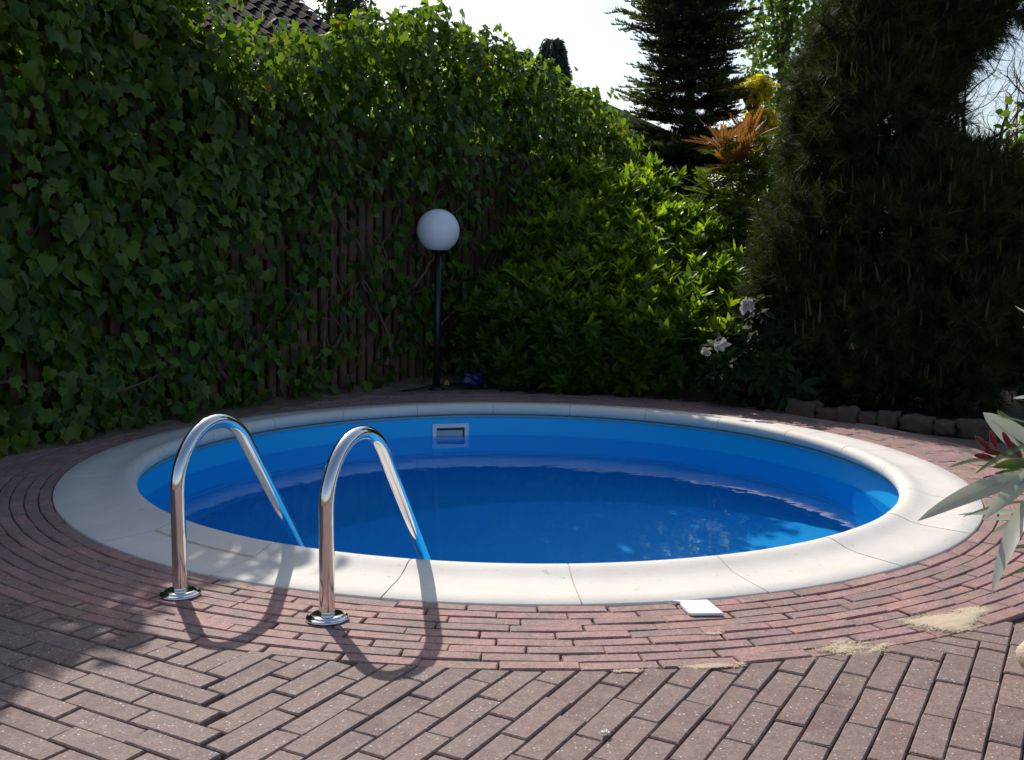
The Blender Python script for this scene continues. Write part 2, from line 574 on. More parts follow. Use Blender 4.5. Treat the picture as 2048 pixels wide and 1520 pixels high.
def add_brick(u0, u1, v0, v1, alongu):
    u0 += G_ / 2; u1 -= G_ / 2; v0 += G_ / 2; v1 -= G_ / 2
    if u1 - u0 < 0.012 or v1 - v0 < 0.012:
        return
    ctr = UA * (u0 + u1) / 2 + VA * (v0 + v1) / 2
    if not inside(ctr) or np.hypot(*(ctr)) > 9:
        return
    cs = [UA * u0 + VA * v0, UA * u0 + VA * v1, UA * u1 + VA * v1, UA * u1 + VA * v0]
    rmin = min(np.hypot(*(c - PC)) for c in cs)
    rc = np.hypot(*(ctr - PC))
    full = abs((u1 - u0 if alongu else v1 - v0) - (L_ - G_)) < 0.002
    if rmin < R_RING + 0.003:
        if max(np.hypot(*(c - PC)) for c in cs) < R_RING + 0.01:
            return
        far = max(cs, key=lambda c: np.hypot(*(c - PC)))
        pl = clip_ring(cs, (ctr + far) / 2 if rc < R_RING else ctr)
        if len(pl) < 3:
            return
        c2 = np.mean(pl, 0)
        ar = 0.5 * sum(a[0] * b_[1] - b_[0] * a[1] for a, b_ in zip(pl, pl[1:] + pl[:1]))
        if abs(ar) < 0.0006:
            return
        if ar < 0:
            pl = pl[::-1]
        # drop near-duplicate points
        q = []
        for p in pl:
            if not q or np.hypot(*(p - q[-1])) > 0.004:
                q.append(p)
        if len(q) < 3:
            return
        pieces.append(([tuple(p - c2) for p in q], c2[0], c2[1], 0, 0))
    elif full:
        pieces.append((None, ctr[0], ctr[1], TH if alongu else TH - math.pi / 2, rnd.randrange(6)))
    else:
        pl = [tuple(c - ctr) for c in cs]
        ar = 0.5 * sum(a[0] * b_[1] - b_[0] * a[1] for a, b_ in zip(pl, pl[1:] + pl[:1]))
        if ar < 0:
            pl = pl[::-1]
        pieces.append((pl, ctr[0], ctr[1], 0, 0))

for i in range(-75, 90):
    v0 = -1.447 + i * W_
    if i < -5:
        lo, ph = 1.742, 1.742 + 0.0705 * (i % 3)
    else:
        lo = 1.742 - W_ * (i + 5)
        ph = lo if i <= 15 else {16: 2.321, 17: 2.39, 18: 2.466}.get(i, 2.324 - W_ * (i - 19))
    hi = CT.get(i, 12.0)
    if 5 < i < 15: hi = 3.4
    k0 = math.floor((max(lo, -4) - ph) / L_)
    u = ph + k0 * L_
    while u < min(hi, 9.5):
        add_brick(max(u, lo), min(u + L_, hi), v0, v0 + W_, True)
        u += L_
for k in range(0, 60):                      # left field
    u1 = 1.742 - k * W_
    e = -1.736 + k * W_
    v = e
    while v > -6:
        add_brick(u1 - W_, u1, v - L_, v, False)
        v -= L_
for k in range(0, 6):                       # a few rows laid the other way by the right-hand sand
    u0 = 2.737 + k * W_
    v = -1.447 + (17 if k == 0 else 18 if k < 3 else 19) * W_
    lo = -1.447 + 15 * W_
    while v > lo + .02:
        add_brick(u0, u0 + W_, max(v - L_, lo), v, False)
        v -= L_
place_pieces(paving, 'brick', pieces, M_field, shared_f)

# --- curved border courses
RB = 0.0512
shared_r = shared_slabs(6, 0.1962, RB - 0.0042, 'border_brick', M_ring)
pr = []
for row in range(9):
    r = R_OUT + 0.002 + RB * (row + 0.5)
    n = int(round(2 * math.pi * r / 0.2005))
    off = rnd.uniform(0, 1)
    for k in range(n):
        t = 2 * math.pi * (k + off) / n + rnd.gauss(0, 0.0012)
        if not inside((PC[0] + r * math.cos(t), PC[1] + r * math.sin(t))):
            continue
        pr.append((None, PC[0] + r * math.cos(t), PC[1] + r * math.sin(t), t + math.pi / 2, rnd.randrange(6)))
place_pieces(border, 'border_brick', pr, M_ring, shared_r)

# soil and blown sand along the foot of the fence
V, F = [], []
nt_, no = 140, 9
for i in range(nt_):
    t = -4 + 11.5 * i / (nt_ - 1)
    for j in range(no):
        o = -0.35 + 0.62 * j / (no - 1) + (0.06 * math.sin(t * 5.1) + 0.03 * math.sin(t * 13.7)) * (j / no)
        p = fpt(t, o)
        z = 0.045 * (1 - (j / (no - 1)) ** 2) + 0.012 * math.sin(t * 17 + j * 2.1) + 0.008 * math.sin(t * 41 + j * 5) - 0.012 * (j == no - 1)
        V.append((p[0], p[1], z if j < no - 1 else -0.012))
for i in range(nt_ - 1):
    for j in range(no - 1):
        F.append((i * no + j, i * no + j + 1, (i + 1) * no + j + 1, (i + 1) * no + j))
me = npmesh('soil_strip', np.array(V), np.array(F))
smooth(me)
tag(obj('soil_strip', me, plain('sandy_soil', (0.20, 0.135, 0.09), 0.95, var=0.45, scale=14, bmp=0.9, bdist=0.015)), 'sandy soil heaped along the foot of the ivy fence', kind='structure')

# ------------------------------------------------------------------ pool
pool = thing('swimming_pool', 'round blue swimming pool with cream stone coping', 'swimming pool', (PC[0], PC[1], 0))
mb = MB()
mb.lathe([(R_WALL, -0.052), (R_WALL, -0.20), (R_WALL, Z_FLOOR + 0.05), (R_WALL - 0.015, Z_FLOOR + 0.015), (R_WALL - 0.05, Z_FLOOR)], (PC[0], PC[1], 0), 128)
me = mb.mesh('liner_wall', True)
obj('liner_wall', me, M_liner, pool)
mb = MB()
nn = 96
mb.add([(PC[0] + (R_WALL - 0.05) * math.cos(2 * math.pi * k / nn), PC[1] + (R_WALL - 0.05) * math.sin(2 * math.pi * k / nn), Z_FLOOR) for k in range(nn)], [tuple(range(nn))])
obj('pool_floor', mb.mesh('pool_floor'), M_liner, pool)
mb = MB()
mb.lathe([(R_WALL + 0.004, -0.040), (R_WALL - 0.010, -0.042), (R_WALL - 0.013, -0.049), (R_WALL - 0.010, -0.056), (R_WALL + 0.004, -0.058)], (PC[0], PC[1], 0), 128)
obj('liner_bead', mb.mesh('liner_bead', True), M_bead, pool)
mb = MB()
mb.lathe([(R_OUT - 0.003, -0.03), (R_OUT - 0.003, 0.0005), (1.97, 0.0032), (1.89, 0.0047), (1.83, 0.013), (1.785, 0.0283), (1.765, 0.0312), (1.746, 0.0288), (1.7345, 0.020), (1.728, 0.008), (1.7285, -0.010), (1.737, -0.023), (R_WALL + 0.01, -0.033), (R_WALL + 0.01, -0.06)], (PC[0], PC[1], 0), 176)
obj('grout', mb.mesh('grout', True), M_grout, pool)
prof = [(R_OUT, -0.03), (R_OUT, 0.000), (R_OUT - 0.003, 0.0035), (1.97, 0.005), (1.89, 0.0065), (1.855, 0.010), (1.83, 0.015), (1.805, 0.0235), (1.785, 0.0305), (1.765, 0.0335), (1.746, 0.031),
        (1.733, 0.022), (1.7255, 0.008), (1.726, -0.010), (1.734, -0.024), (1.748, -0.033), (R_WALL + 0.004, -0.0365)]
NS = 22
gap = 0.0024
for k in range(NS):
    mb = MB()
    a0 = R(-101.37) + k * 2 * math.pi / NS
    a1 = a0 + 2 * math.pi / NS
    m = len(prof)
    V, F = [], []
    ns = 9
    dz = rnd.uniform(-.0009, .0009)
    for i in range(ns):
        for (r, z) in prof:
            g = gap / r
            t = a0 + g + (a1 - a0 - 2 * g) * i / (ns - 1)
            V.append((PC[0] + r * math.cos(t), PC[1] + r * math.sin(t), z + dz))
    for i in range(ns - 1):
        for j in range(m - 1):
            F.append((i * m + j, i * m + j + 1, (i + 1) * m + j + 1, (i + 1) * m + j))
    mb.add(V, F)
    mb.add(V[:m], [tuple(range(m))])
    mb.add(V[(ns - 1) * m:], [tuple(reversed(range(m)))])
    me = mb.mesh('coping_stone', True)
    for p in me.polygons:
        if len(p.vertices) > 4:
            p.use_smooth = False
    obj('coping_stone', me, M_cope, pool)
# skimmer: white frame with a flap set into the far wall
sx = at(900, 872, 6.64)[0]
ang = math.atan2(math.sqrt(R_WALL ** 2 - (sx - PC[0]) ** 2), sx - PC[0])
SC = np.array((PC[0] + R_WALL * math.cos(ang), PC[1] + R_WALL * math.sin(ang)))
tdir = np.array((-math.sin(ang), math.cos(ang))) * -1
ndir = -np.array((math.cos(ang), math.sin(ang)))
def skb(mbx, x0, x1, z0, z1, d0, d1):
    V = []
    for d in (d0, d1):
        for x, z in ((x0, z0), (x1, z0), (x1, z1), (x0, z1)):
            p = SC + tdir * x + ndir * (d + 0.0045)
            V.append((p[0], p[1], z))
    mbx.add(V, [(0, 1, 2, 3), (7, 6, 5, 4), (0, 4, 5, 1), (1, 5, 6, 2), (2, 6, 7, 3), (3, 7, 4, 0)])
mb = MB()
hw, zt, zb, fw = 0.118, -0.094, -0.262, 0.026
skb(mb, -hw, hw, zt - fw, zt, 0.001, 0.012)
skb(mb, -hw, hw, zb, zb + fw, 0.001, 0.012)
skb(mb, -hw, -hw + fw, zb + fw, zt - fw, 0.001, 0.012)
skb(mb, hw - fw, hw, zb + fw, zt - fw, 0.001, 0.012)
sk = obj('skimmer_frame', mb.mesh('skimmer_frame'), M_white, pool)
mb = MB()
skb(mb, -hw + fw, hw - fw, zb + fw, zt - fw, 0.0015, 0.0025)
obj('throat_shade', mb.mesh('throat_shade'), M_black, sk)  # flat black plate on the wall, paints the shade inside the opening
mb = MB()
skb(mb, -hw + fw + 0.004, hw - fw - 0.012, zb + fw, zt - fw - 0.018, 0.0035, 0.006)
obj('skimmer_flap', mb.mesh('skimmer_flap'), plain('grey_plastic', (0.42, 0.47, 0.52), 0.4, var=0.05, bmp=0), sk)

mb = MB()
mb.add([(PC[0] + (R_WALL - 0.002) * math.cos(2 * math.pi * k / nn), PC[1] + (R_WALL - 0.002) * math.sin(2 * math.pi * k / nn), Z_WATER) for k in range(nn)], [tuple(range(nn))])
wat = obj('water', mb.mesh('water', True), M_water)
wat.cycles.is_caustics_caster = True
for o in pool.children:
    if o.name.startswith(('liner_wall', 'pool_floor')):
        o.cycles.is_caustics_receiver = True
tag(wat, 'still clear pool water reflecting the pale coping', kind='structure')

# ladder
RD = np.array((0.3465, 0.938))
bases = [np.array((-0.9575, 2.950)), np.array((-0.4967, 2.7655))]
lad = thing('pool_ladder', 'stainless steel ladder with two arched handrails over the coping', 'pool ladder', (-0.727, 2.858, 0))
def railpath(B):
    pts = []
    r = 0.182
    for z in np.linspace(-0.02, 0.305, 8):
        pts.append((0, z))
    sl_ = math.atan2(0.235, 0.171)                 # steepness of the pool-side leg
    for a in np.linspace(math.pi, math.pi / 2 - sl_, 22)[1:]:
        pts.append((r + r * math.cos(a), 0.305 + r * math.sin(a)))
    s0, z0 = pts[-1]
    dx, dz = math.cos(sl_), -math.sin(sl_)
    Ls = (z0 + 0.10) / -dz
    for k in np.linspace(0, 1, 9)[1:]:
        pts.append((s0 + dx * Ls * k, z0 + dz * Ls * k))
    s1, z1 = pts[-1]
    for k in range(1, 7):                          # bends to vertical under water
        a = -sl_ - (math.pi / 2 - sl_) * k / 6
        s1 += 0.03 * math.cos(a); z1 += 0.03 * math.sin(a)
        pts.append((s1, z1))
    pts.append((s1, Z_FLOOR + 0.02))
    return [(B[0] + RD[0] * s, B[1] + RD[1] * s, z) for s, z in pts], s1
for B in bases:
    pts, s1 = railpath(B)
    mb = MB()
    mb.tube(pts, 0.0212, 20)
    obj('handrail', mb.mesh('handrail', True), M_chrome, lad)
    mb = MB()
    mb.lathe([(0.0, 0.014), (0.024, 0.014), (0.042, 0.0145), (0.047, 0.012), (0.0485, 0.009), (0.055, 0.0085), (0.0585, 0.006), (0.059, 0.0), (0.0, 0.0)], (B[0], B[1], 0.0015), 40)
    obj('flange', mb.mesh('flange', True), M_chrome, lad)
for z in (-0.42, -0.67, -0.92):
    a, b_ = [B + RD * s1 for B in bases]
    mb = MB()
    c = (a + b_) / 2
    d = b_ - a
    mb.box((c[0], c[1], z), (np.hypot(*d), 0.075, 0.025), math.atan2(d[1], d[0]))
    obj('step', mb.mesh('step'), M_white, lad)

# ------------------------------------------------------------------ fence
FT0, FT1 = -3.0, 7.7
fence = thing('timber_fence', 'brown vertical slat timber fence half hidden under ivy', 'fence', (*fpt(2, 0), 0))
mb = MB()
mb.box((0, 0, 0.95), (0.062, 0.018, 1.86))
slat_me = mb.mesh('slat')
slat_me.materials.append(M_wood)
mb = MB()
mb.box((0, 0, 0.95), (0.097, 0.018, 1.86))
wide_me = mb.mesh('slat')
wide_me.materials.append(M_wood)
fa = math.atan2(FD[1], FD[0])
t = FT0
while t < FT1:
    for o_, sh in ((0.03, 0), (-0.03, 0.05)):
        p = fpt(t + sh, o_)
        o = obj('slat', wide_me if sh else slat_me, None, fence)
        o.matrix_basis = Matrix.Translation((p[0], p[1], rnd.uniform(-.03, .02))) @ Matrix.Rotation(fa + rnd.gauss(0, .012), 4, 'Z') @ Matrix.Rotation(rnd.gauss(0, .006), 4, 'Y')
    t += 0.1
for z in (0.35, 1.0, 1.7):
    a, b_ = fpt(FT0), fpt(FT1)
    c = (a + b_) / 2
    mb = MB()
    mb.box((c[0], c[1], z), (FT1 - FT0, 0.036, 0.06), fa)
    obj('fence_rail', mb.mesh('fence_rail'), M_wood, fence)
t = FT0
while t < FT1 + .1:
    p = fpt(t, -0.09)
    mb = MB()
    mb.box((p[0], p[1], 0.95), (0.08, 0.08, 1.95), fa)
    obj('post', mb.mesh('post'), M_wood, fence)
    t += 1.78

# ------------------------------------------------------------------ foliage tools
def unit(a):
    return a / (np.linalg.norm(a, axis=-1, keepdims=True) + 1e-9)

def frames(ydir, zhint):
    y = unit(ydir)
    z = zhint - (zhint * y).sum(-1, keepdims=True) * y
    z = unit(z)
    x = np.cross(y, z)
    return np.stack([x, y, z], -1)         # columns

def scatter(tV, tF, pos, Rm, sc):
    n, m = len(pos), len(tV)
    if np.ndim(sc) == 1:
        sc = sc[:, None, None]
    V = np.einsum('nij,nmj->nmi', Rm, tV[None] * sc) + pos[:, None]
    F = tF[None] + (np.arange(n) * m)[:, None, None]
    return V.reshape(-1, 3), F.reshape(-1, tF.shape[1])

def fan(outline, ctr):
    V = np.array([ctr] + outline, float)
    n = len(outline)
    F = np.array([(0, 1 + i, 1 + (i + 1) % n) for i in range(n)])
    return V, F

half = [(0.20, -0.13), (0.50, 0.06), (0.36, 0.30), (0.40, 0.55), (0.17, 0.62)]
ol = [(0, 0.0)] + half + [(0, 1.0)] + [(-x, y) for x, y in half[::-1]]
IVY = fan([(x * 0.95, y, -0.16 * x * x - 0.10 * (y - 0.3) ** 2) for x, y in ol], (0, 0.33, 0.045))
half2 = [(0.34, -0.05), (0.44, 0.25), (0.28, 0.60)]
ol2 = [(0, 0.04)] + half2 + [(0.0, 1.0)] + [(-x, y) for x, y in half2[::-1]]
IVY2 = fan([(x, y, -0.2 * x * x - 0.06 * y * y) for x, y in ol2], (0, 0.36, 0.05))

def lance(w, fold=0.05, droop=0.12):
    V = np.array([(0, 0, 0), (-w, .35, fold), (0, .35, 0), (w, .35, fold), (-w * .85, .68, fold - droop * .4), (0, .68, -droop * .4), (w * .85, .68, fold - droop * .4), (0, 1, -droop)], float)
    F = np.array([(0, 2, 1), (0, 3, 2), (1, 2, 5), (1, 5, 4), (2, 3, 6), (2, 6, 5), (4, 5, 7), (5, 6, 7)])
    return V, F

def rand_unit(n):
    return unit(rng.normal(size=(n, 3)))

def split_foliage(parent, name, tmpl, pos, Rm, sc, mat, n_ind, inds_score):
    """the n_ind best-scored leaves as objects of their own, the rest as one part"""
    order = np.argsort(-inds_score)
    ind = order[:n_ind]
    ind = ind[inds_score[ind] > 0]
    rest = np.setdiff1d(np.arange(len(pos)), ind)
    me = npmesh(name, *tmpl)
    me.materials.append(mat)
    for i in ind:
        o = obj(name, me, None, parent)
        s = sc[i] if np.ndim(sc) == 1 else float(sc[i].max())
        m4 = Matrix.Identity(4)
        for a in range(3):
            for b_ in range(3):
                m4[a][b_] = float(Rm[i][a][b_]) * s
            m4[a][3] = float(pos[i][a])
        o.matrix_basis = m4
    V, F = scatter(tmpl[0], tmpl[1], pos[rest], Rm[rest], sc[rest])
    o = obj(name + '_mass', npmesh(name + '_mass', V, F), mat, parent)
    o['kind'] = 'stuff'

def view_score(pos, sc):
    q = proj(pos)
    ok = (q[:, 0] > 10) & (q[:, 0] < 2038) & (q[:, 1] > 10) & (q[:, 1] < 1400) & (q[:, 2] > 0.5)
    return np.where(ok, sc / q[:, 2], -1.0)

def nz(a, b_, k=1.0, ph=0.0):
    """cheap smooth noise 0..1"""
    a, b_ = a * k + ph, b_ * k - ph
    r = np.sin(a * 2.1 + 1.3 * np.sin(b_ * 1.7)) + np.sin(b_ * 2.7 + 1.1 * np.sin(a * 2.3 + 1)) + 0.6 * np.sin(a * 5.3 + b_ * 4.1) + 0.5 * np.sin(a * 7.7 - b_ * 6.3 + 2)
    return np.clip(0.5 + r / 5.0, 0, 1)

# ------------------------------------------------------------------ ivy on the fence
TT = [-3.5, 0, .2, .7, .95, 1.26, 1.45, 1.61, 1.9, 2.26, 2.6, 3.0, 3.31, 3.8, 4.32, 5.0, 5.56, 6.1, 6.6, 6.9, 7.3, 7.9]
HH = [3.0, 3.0, 2.96, 2.76, 2.77, 2.69, 2.52, 2.36, 2.40, 2.48, 2.55, 2.70, 2.83, 2.83, 2.80, 2.76, 2.68, 2.60, 2.46, 2.26, 2.12, 1.95]
def ivyH(t):
    return np.interp(t, TT, HH) - 0.06 + 0.05 * np.sin(t * 7.3) + 0.03 * np.sin(t * 17.1 + 1)
ivy = thing('ivy', 'tall thick ivy climbing over the whole timber fence', 'ivy', (*fpt(2, 0.1), 0))
def ivy_leaves():
    Ps, Ns, Ts, Ss = [], [], [], []
    FN3 = np.array((FN[0], FN[1], 0)); FD3 = np.array((FD[0], FD[1], 0)); UP = np.array((0, 0, 1.0))
    def put(t, o, z, nrm, tip, s):
        p = F0[None] + FD[None] * t[:, None] + FN[None] * o[:, None]
        Ps.append(np.c_[p, z]); Ns.append(nrm); Ts.append(tip); Ss.append(s)
    # front sheet
    n = 43000
    t = rng.uniform(-3.2, 7.8, n); H = ivyH(t); z = rng.uniform(0.02, 1, n) * H
    dens = np.ones(n)
    zh = np.interp(t, [1.2, 1.5, 2.2, 2.8, 4.0, 5.0], [0.0, 1.05, 1.15, 1.45, 1.50, 1.55])
    hole = z < zh                                     # slats and bare stems show here
    hd = 0.22 + 0.45 * (nz(t, z, 1.6, .4) > 0.60) - 0.06 * ((t > 2.4) & (t < 3.9))
    dens = np.where(hole, hd, dens)
    dens = dens * np.clip(0.42 + 1.6 * (nz(t, z, 3.4, 2.0) - 0.18), 0.42, 1.0)
    dens = dens * np.where((t > 3.8) & (z > 1.5) & (z < 2.0), 0.5, 1.0)
    dens = np.where(t < -0.6, dens * 0.55, dens)
    dens = np.where(z > H - 0.65, dens * 0.5, dens)
    keep = rng.uniform(size=n) < dens * 0.62
    t, z, H = t[keep], z[keep], H[keep]
    n = len(t)
    th = 0.10 + 0.24 * nz(t, z, 1.9, 1.0) + 0.10 * (z / H) ** 2
    o = 0.05 + th * rng.uniform(0.0, 1, n) ** 0.55
    th_hole = z < np.interp(t, [1.2, 1.5, 2.2, 2.8, 4.0, 5.0], [0.0, 1.05, 1.15, 1.45, 1.50, 1.55])
    o = np.where(th_hole, 0.05 + 0.16 * rng.uniform(size=n), o)
    nrm = FN3[None] * 1.0 + UP[None] * rng.uniform(0.05, 0.75, n)[:, None] + rng.normal(size=(n, 3)) * 0.33
    tip = -UP[None] + rng.normal(size=(n, 3)) * 0.42 + FN3[None] * 0.15
    s = rng.uniform(0.048, 0.108, n) * (0.85 + 0.3 * nz(t, z, 1.1, 3)) * np.interp(t, [0, 3, 7], [1.08, 0.92, 0.85])
    put(t, o, z, nrm, tip, s)
    # crown on top, bulging both ways, with loose shoots
    n = 7000
    t = rng.uniform(-3.2, 7.8, n); H = ivyH(t)
    a = rng.uniform(-0.25, math.pi + 0.35, n); rr = np.sqrt(rng.uniform(0.35, 1.0, n))
    wv = (0.17 + 0.09 * nz(t, t * 0.3, 2.2)) * np.interp(t, [4.2, 5.0, 7.0], [1, .6, .6])
    o = 0.08 + wv * rr * np.cos(a); z = H - 0.40 + 0.44 * rr * np.sin(a)
    shoot = rng.uniform(size=n) < 0.05
    z = np.where(shoot, z + rng.uniform(0, 0.10, n), z)
    nrm = FN3[None] * np.cos(a)[:, None] + UP[None] * (0.35 + np.abs(np.sin(a)))[:, None] + rng.normal(size=(n, 3)) * 0.45
    tip = FN3[None] * (np.cos(a) * 0.8)[:, None] - UP[None] * 0.5 + rng.normal(size=(n, 3)) * 0.6
    put(t, o, z, nrm, tip, rng.uniform(0.04, 0.085, n))
    # dense heart of the crown
    n = 4600
    t = np.concatenate([rng.uniform(-3.2, 7.8, 2200), rng.uniform(-2.5, 1.7, 2400)]); H = ivyH(t)
    o = rng.normal(size=n) * 0.06; z = H - rng.uniform(0.16, 0.7, n)
    put(t, o, z, FN3[None] * rng.choice((-1, 1), n)[:, None] + UP[None] * .3 + rng.normal(size=(n, 3)) * .5, -UP[None] + rng.normal(size=(n, 3)) * .5, rng.uniform(.08, .125, n))
    # back sheet
    n = 11000
    t = rng.uniform(-3.2, 7.8, n); H = ivyH(t); z = rng.uniform(0.0, 1, n) ** 0.95 * (H - 0.30)
    o = -0.06 - 0.22 * rng.uniform(size=n)
    nrm = -FN3[None] + UP[None] * 0.3 + rng.normal(size=(n, 3)) * 0.3
    put(t, o, z, nrm, -UP[None] + rng.normal(size=(n, 3)) * 0.4, rng.uniform(0.09, 0.14, n))
    return np.concatenate(Ps), np.concatenate(Ns), np.concatenate(Ts), np.concatenate(Ss)
P, Nn, Tp, S = ivy_leaves()
Rm = frames(Tp, Nn)
which = rng.uniform(size=len(P)) < 0.72
score = view_score(P, S)
offs = (P[:, :2] - F0) @ FN
score = np.where(offs > 0.22, score * (1 + offs), -1)
split_foliage(ivy, 'ivy_leaf', IVY, P[which], Rm[which], S[which], M_ivy, 220, score[which])
split_foliage(ivy, 'ivy_leaf', IVY2, P[~which], Rm[~which], S[~which], M_ivy, 75, score[~which])
mb = MB()
for k in range(115):                        # woody stems
    t = rnd.uniform(-0.5, 7.5) if k < 110 else rnd.uniform(1.3, 5.5)
    z = rnd.uniform(0, 0.3) if k < 60 else rnd.uniform(0.1, 2.0)
    o = rnd.uniform(0.05, 0.16)
    a = rnd.uniform(0.7, 2.4)
    pts = []
    n = rnd.randint(8, 22)
    r0 = rnd.uniform(0.003, 0.008) if k > 24 else rnd.uniform(0.012, 0.022)
    for i in range(n):
        p = fpt(t, o)
        pts.append((p[0], p[1], z))
        a += rnd.gauss(0, 0.38)
        a += (1.4 - a) * 0.06
        t += math.cos(a) * 0.085; z += math.sin(a) * 0.085
        o = min(max(o + rnd.gauss(0, 0.02), 0.045), 0.3)
        z = max(z, 0.03)
        if z > float(ivyH(t)) - 0.3: break
    if len(pts) > 3:
        mb.tube(pts, [r0 * (1 - 0.6 * i / len(pts)) for i in range(len(pts))], 5)
obj('ivy_stems', mb.mesh('ivy_stems', True), M_stem, ivy)['kind'] = 'stuff'

# ------------------------------------------------------------------ lamp
lb = at(873, 780, 7.59)
lamp = thing('globe_lamp', 'garden lamp with white glass globe on a thin black post', 'garden lamp', (lb[0], lb[1], 0))
gz, gr = 1.156, 0.153
mb = MB()
mb.tube([(lb[0], lb[1], 0.0), (lb[0] + 0.006, lb[1], gz - gr)], 0.026, 16)
obj('post', mb.mesh('post', True), M_black, lamp)
mb = MB()
mb.lathe([(0, 0.03), (0.03, 0.03), (0.06, 0.012), (0.062, 0), (0, 0)], (lb[0], lb[1], -0.002), 24)
obj('base', mb.mesh('base', True), M_black, lamp)
mb = MB()
mb.lathe([(0, 0), (0.04, 0), (0.062, 0.02), (0.066, 0.034), (0, 0.034)], (lb[0] + 0.006, lb[1], gz - gr - 0.012), 28)
obj('collar', mb.mesh('collar', True), M_black, lamp)
mb = MB()
pf = [(gr * math.sin(a), -gr * math.cos(a)) for a in np.linspace(R(24), math.pi, 26)]
mb.lathe([(0, pf[0][1])] + pf, (lb[0] + 0.006, lb[1], gz), 40)
obj('globe', mb.mesh('globe', True), M_globe, lamp)

# ------------------------------------------------------------------ shrubs
def blob_points(blobs, n, rmin=0.7, zmin=0.02):
    B = np.array(blobs, float)
    w = (B[:, 3] * B[:, 4] + B[:, 3] * B[:, 5] + B[:, 4] * B[:, 5]); w /= w.sum()
    out_p, out_n = [], []
    tot = 0
    while tot < n:
        m = n
        k = rng.choice(len(B), m, p=w)
        d = rand_unit(m)
        r = rng.uniform(rmin ** 2, 1, m) ** 0.5
        bump_ = 0.86 + 0.22 * nz(d[:, 0] * 3 + k, d[:, 2] * 3 + d[:, 1] * 2, 1.3)
        p = B[k, :3] + d * B[k, 3:] * (r * bump_)[:, None]
        nn_ = unit(d / B[k, 3:])
        q = np.min(np.linalg.norm((p[:, None] - B[None, :, :3]) / B[None, :, 3:], axis=2) + 10 * (np.arange(len(B))[None] == k[:, None]), axis=1)
        ok = (q > rmin * 0.85) & (p[:, 2] > zmin)
        out_p.append(p[ok]); out_n.append(nn_[ok]); tot += ok.sum()
    return np.concatenate(out_p)[:n], np.concatenate(out_n)[:n]

def whorls(pos, axis, nl, spread, size, jitter=0.2):
    """nl leaves round each shoot axis"""
    n = len(pos)
    P, T, Z, S = [], [], [], []
    a = unit(axis)
    h = unit(np.cross(a, rand_unit(n)))
    g = np.cross(a, h)
    for k in range(nl):
        ph = 2 * math.pi * k / nl + rng.uniform(-.35, .35, n)
        sp = spread * rng.uniform(0.6, 1.35, n)
        rad = h * np.cos(ph)[:, None] + g * np.sin(ph)[:, None]
        y = a * np.cos(sp)[:, None] + rad * np.sin(sp)[:, None] + rng.normal(size=(n, 3)) * jitter * 0.3
        z = a * np.sin(sp)[:, None] - rad * np.cos(sp)[:, None]
        P.append(pos - a * (0.02 * rng.uniform(0, 1.5, n))[:, None]); T.append(y); Z.append(z)
        S.append(size * rng.uniform(0.65, 1.2, n))
    return np.concatenate(P), frames(np.concatenate(T), np.concatenate(Z)), np.concatenate(S)

def stems(parent, base, targets, r0, mat, name='stem', bend=0.2, nseg=7):
    mb = MB()
    b0 = Vector(base)
    for tg in targets:
        tg = Vector(tg)
        pts, rr = [], []
        off = Vector((rnd.gauss(0, bend), rnd.gauss(0, bend), 0)) * (tg - b0).length * 0.3
        st = b0 + Vector((rnd.gauss(0, .06), rnd.gauss(0, .06), 0))
        for i in range(nseg + 1):
            k = i / nseg
            pts.append(st.lerp(tg, k) + off * math.sin(k * math.pi))
            rr.append(r0 * (1 - 0.75 * k))
        mb.tube(pts, rr, 5)
    return obj(name, mb.mesh(name, True), mat, parent)

# broad evergreen shrub
es = thing('evergreen_shrub', 'broad evergreen shrub with whorled leaves beside the globe lamp', 'shrub', (0.8, 8.2, 0))
def shrub_top(x, y):
    yf = np.interp(x, [-.3, .0, .4, .8, 1.3, 1.6, 1.85], [8.05, 7.80, 7.58, 7.48, 7.36, 7.28, 7.35])
    cap = np.interp(x, [-.35, -.15, .2, .5, .8, 1.2, 1.35, 1.5, 1.65, 1.8, 1.95], [.50, 1.05, 1.52, 1.64, 1.62, 1.58, 1.46, 1.28, 1.0, .68, .4])
    f0 = np.interp(x, [-.3, .3, 1.0, 1.6, 1.9], [.55, .62, .50, .42, .30])
    lump = 0.13 * (nz(x * 1.7, y * 1.7, 2.0) - .5) + 0.07 * np.sin(x * 9 + y * 5) * np.sin(y * 8 - x * 3)
    return np.minimum(f0 + 0.60 * (y - yf), cap - 0.10 * np.maximum(y - 9.0, 0)) + lump, yf, f0
x = rng.uniform(-.35, 1.95, 5200); y = rng.uniform(7.2, 9.5, 5200)
zt, yf, f0 = shrub_top(x, y)
ok = (y > yf) & (zt > .1) & ((np.c_[x, y] - F0) @ FN > .28)
top_ = np.c_[x, y, zt][ok]
x = rng.uniform(-.35, 1.95, 1500); u = rng.uniform(.03, 1, 1500)
_, yf, f0 = shrub_top(x, np.full(1500, 8.0))
frn = np.c_[x, yf + .05 * np.sin(x * 11) + .09 * (u - .5) ** 2 + rng.normal(size=1500) * .04, u * f0]
frn = frn[frn[:, 1] > 0]
x = rng.uniform(-.3, 1.9, 2400); y = rng.uniform(7.4, 9.4, 2400)
zt, yf, f0 = shrub_top(x, y)
fill = np.c_[x, y, rng.uniform(.1, .62, 2400) * zt][(y > yf + .05) & ((np.c_[x, y] - F0) @ FN > .28)]
top_ = top_[:1050]; fill = fill[:800]
p = np.concatenate([top_, frn[:1000], fill])
ax = np.concatenate([np.tile((0, -.18, 1.0), (len(top_), 1)), np.tile((0, -.75, .7), (min(1000, len(frn)), 1)), np.tile((0, -.2, .8), (len(fill), 1))])
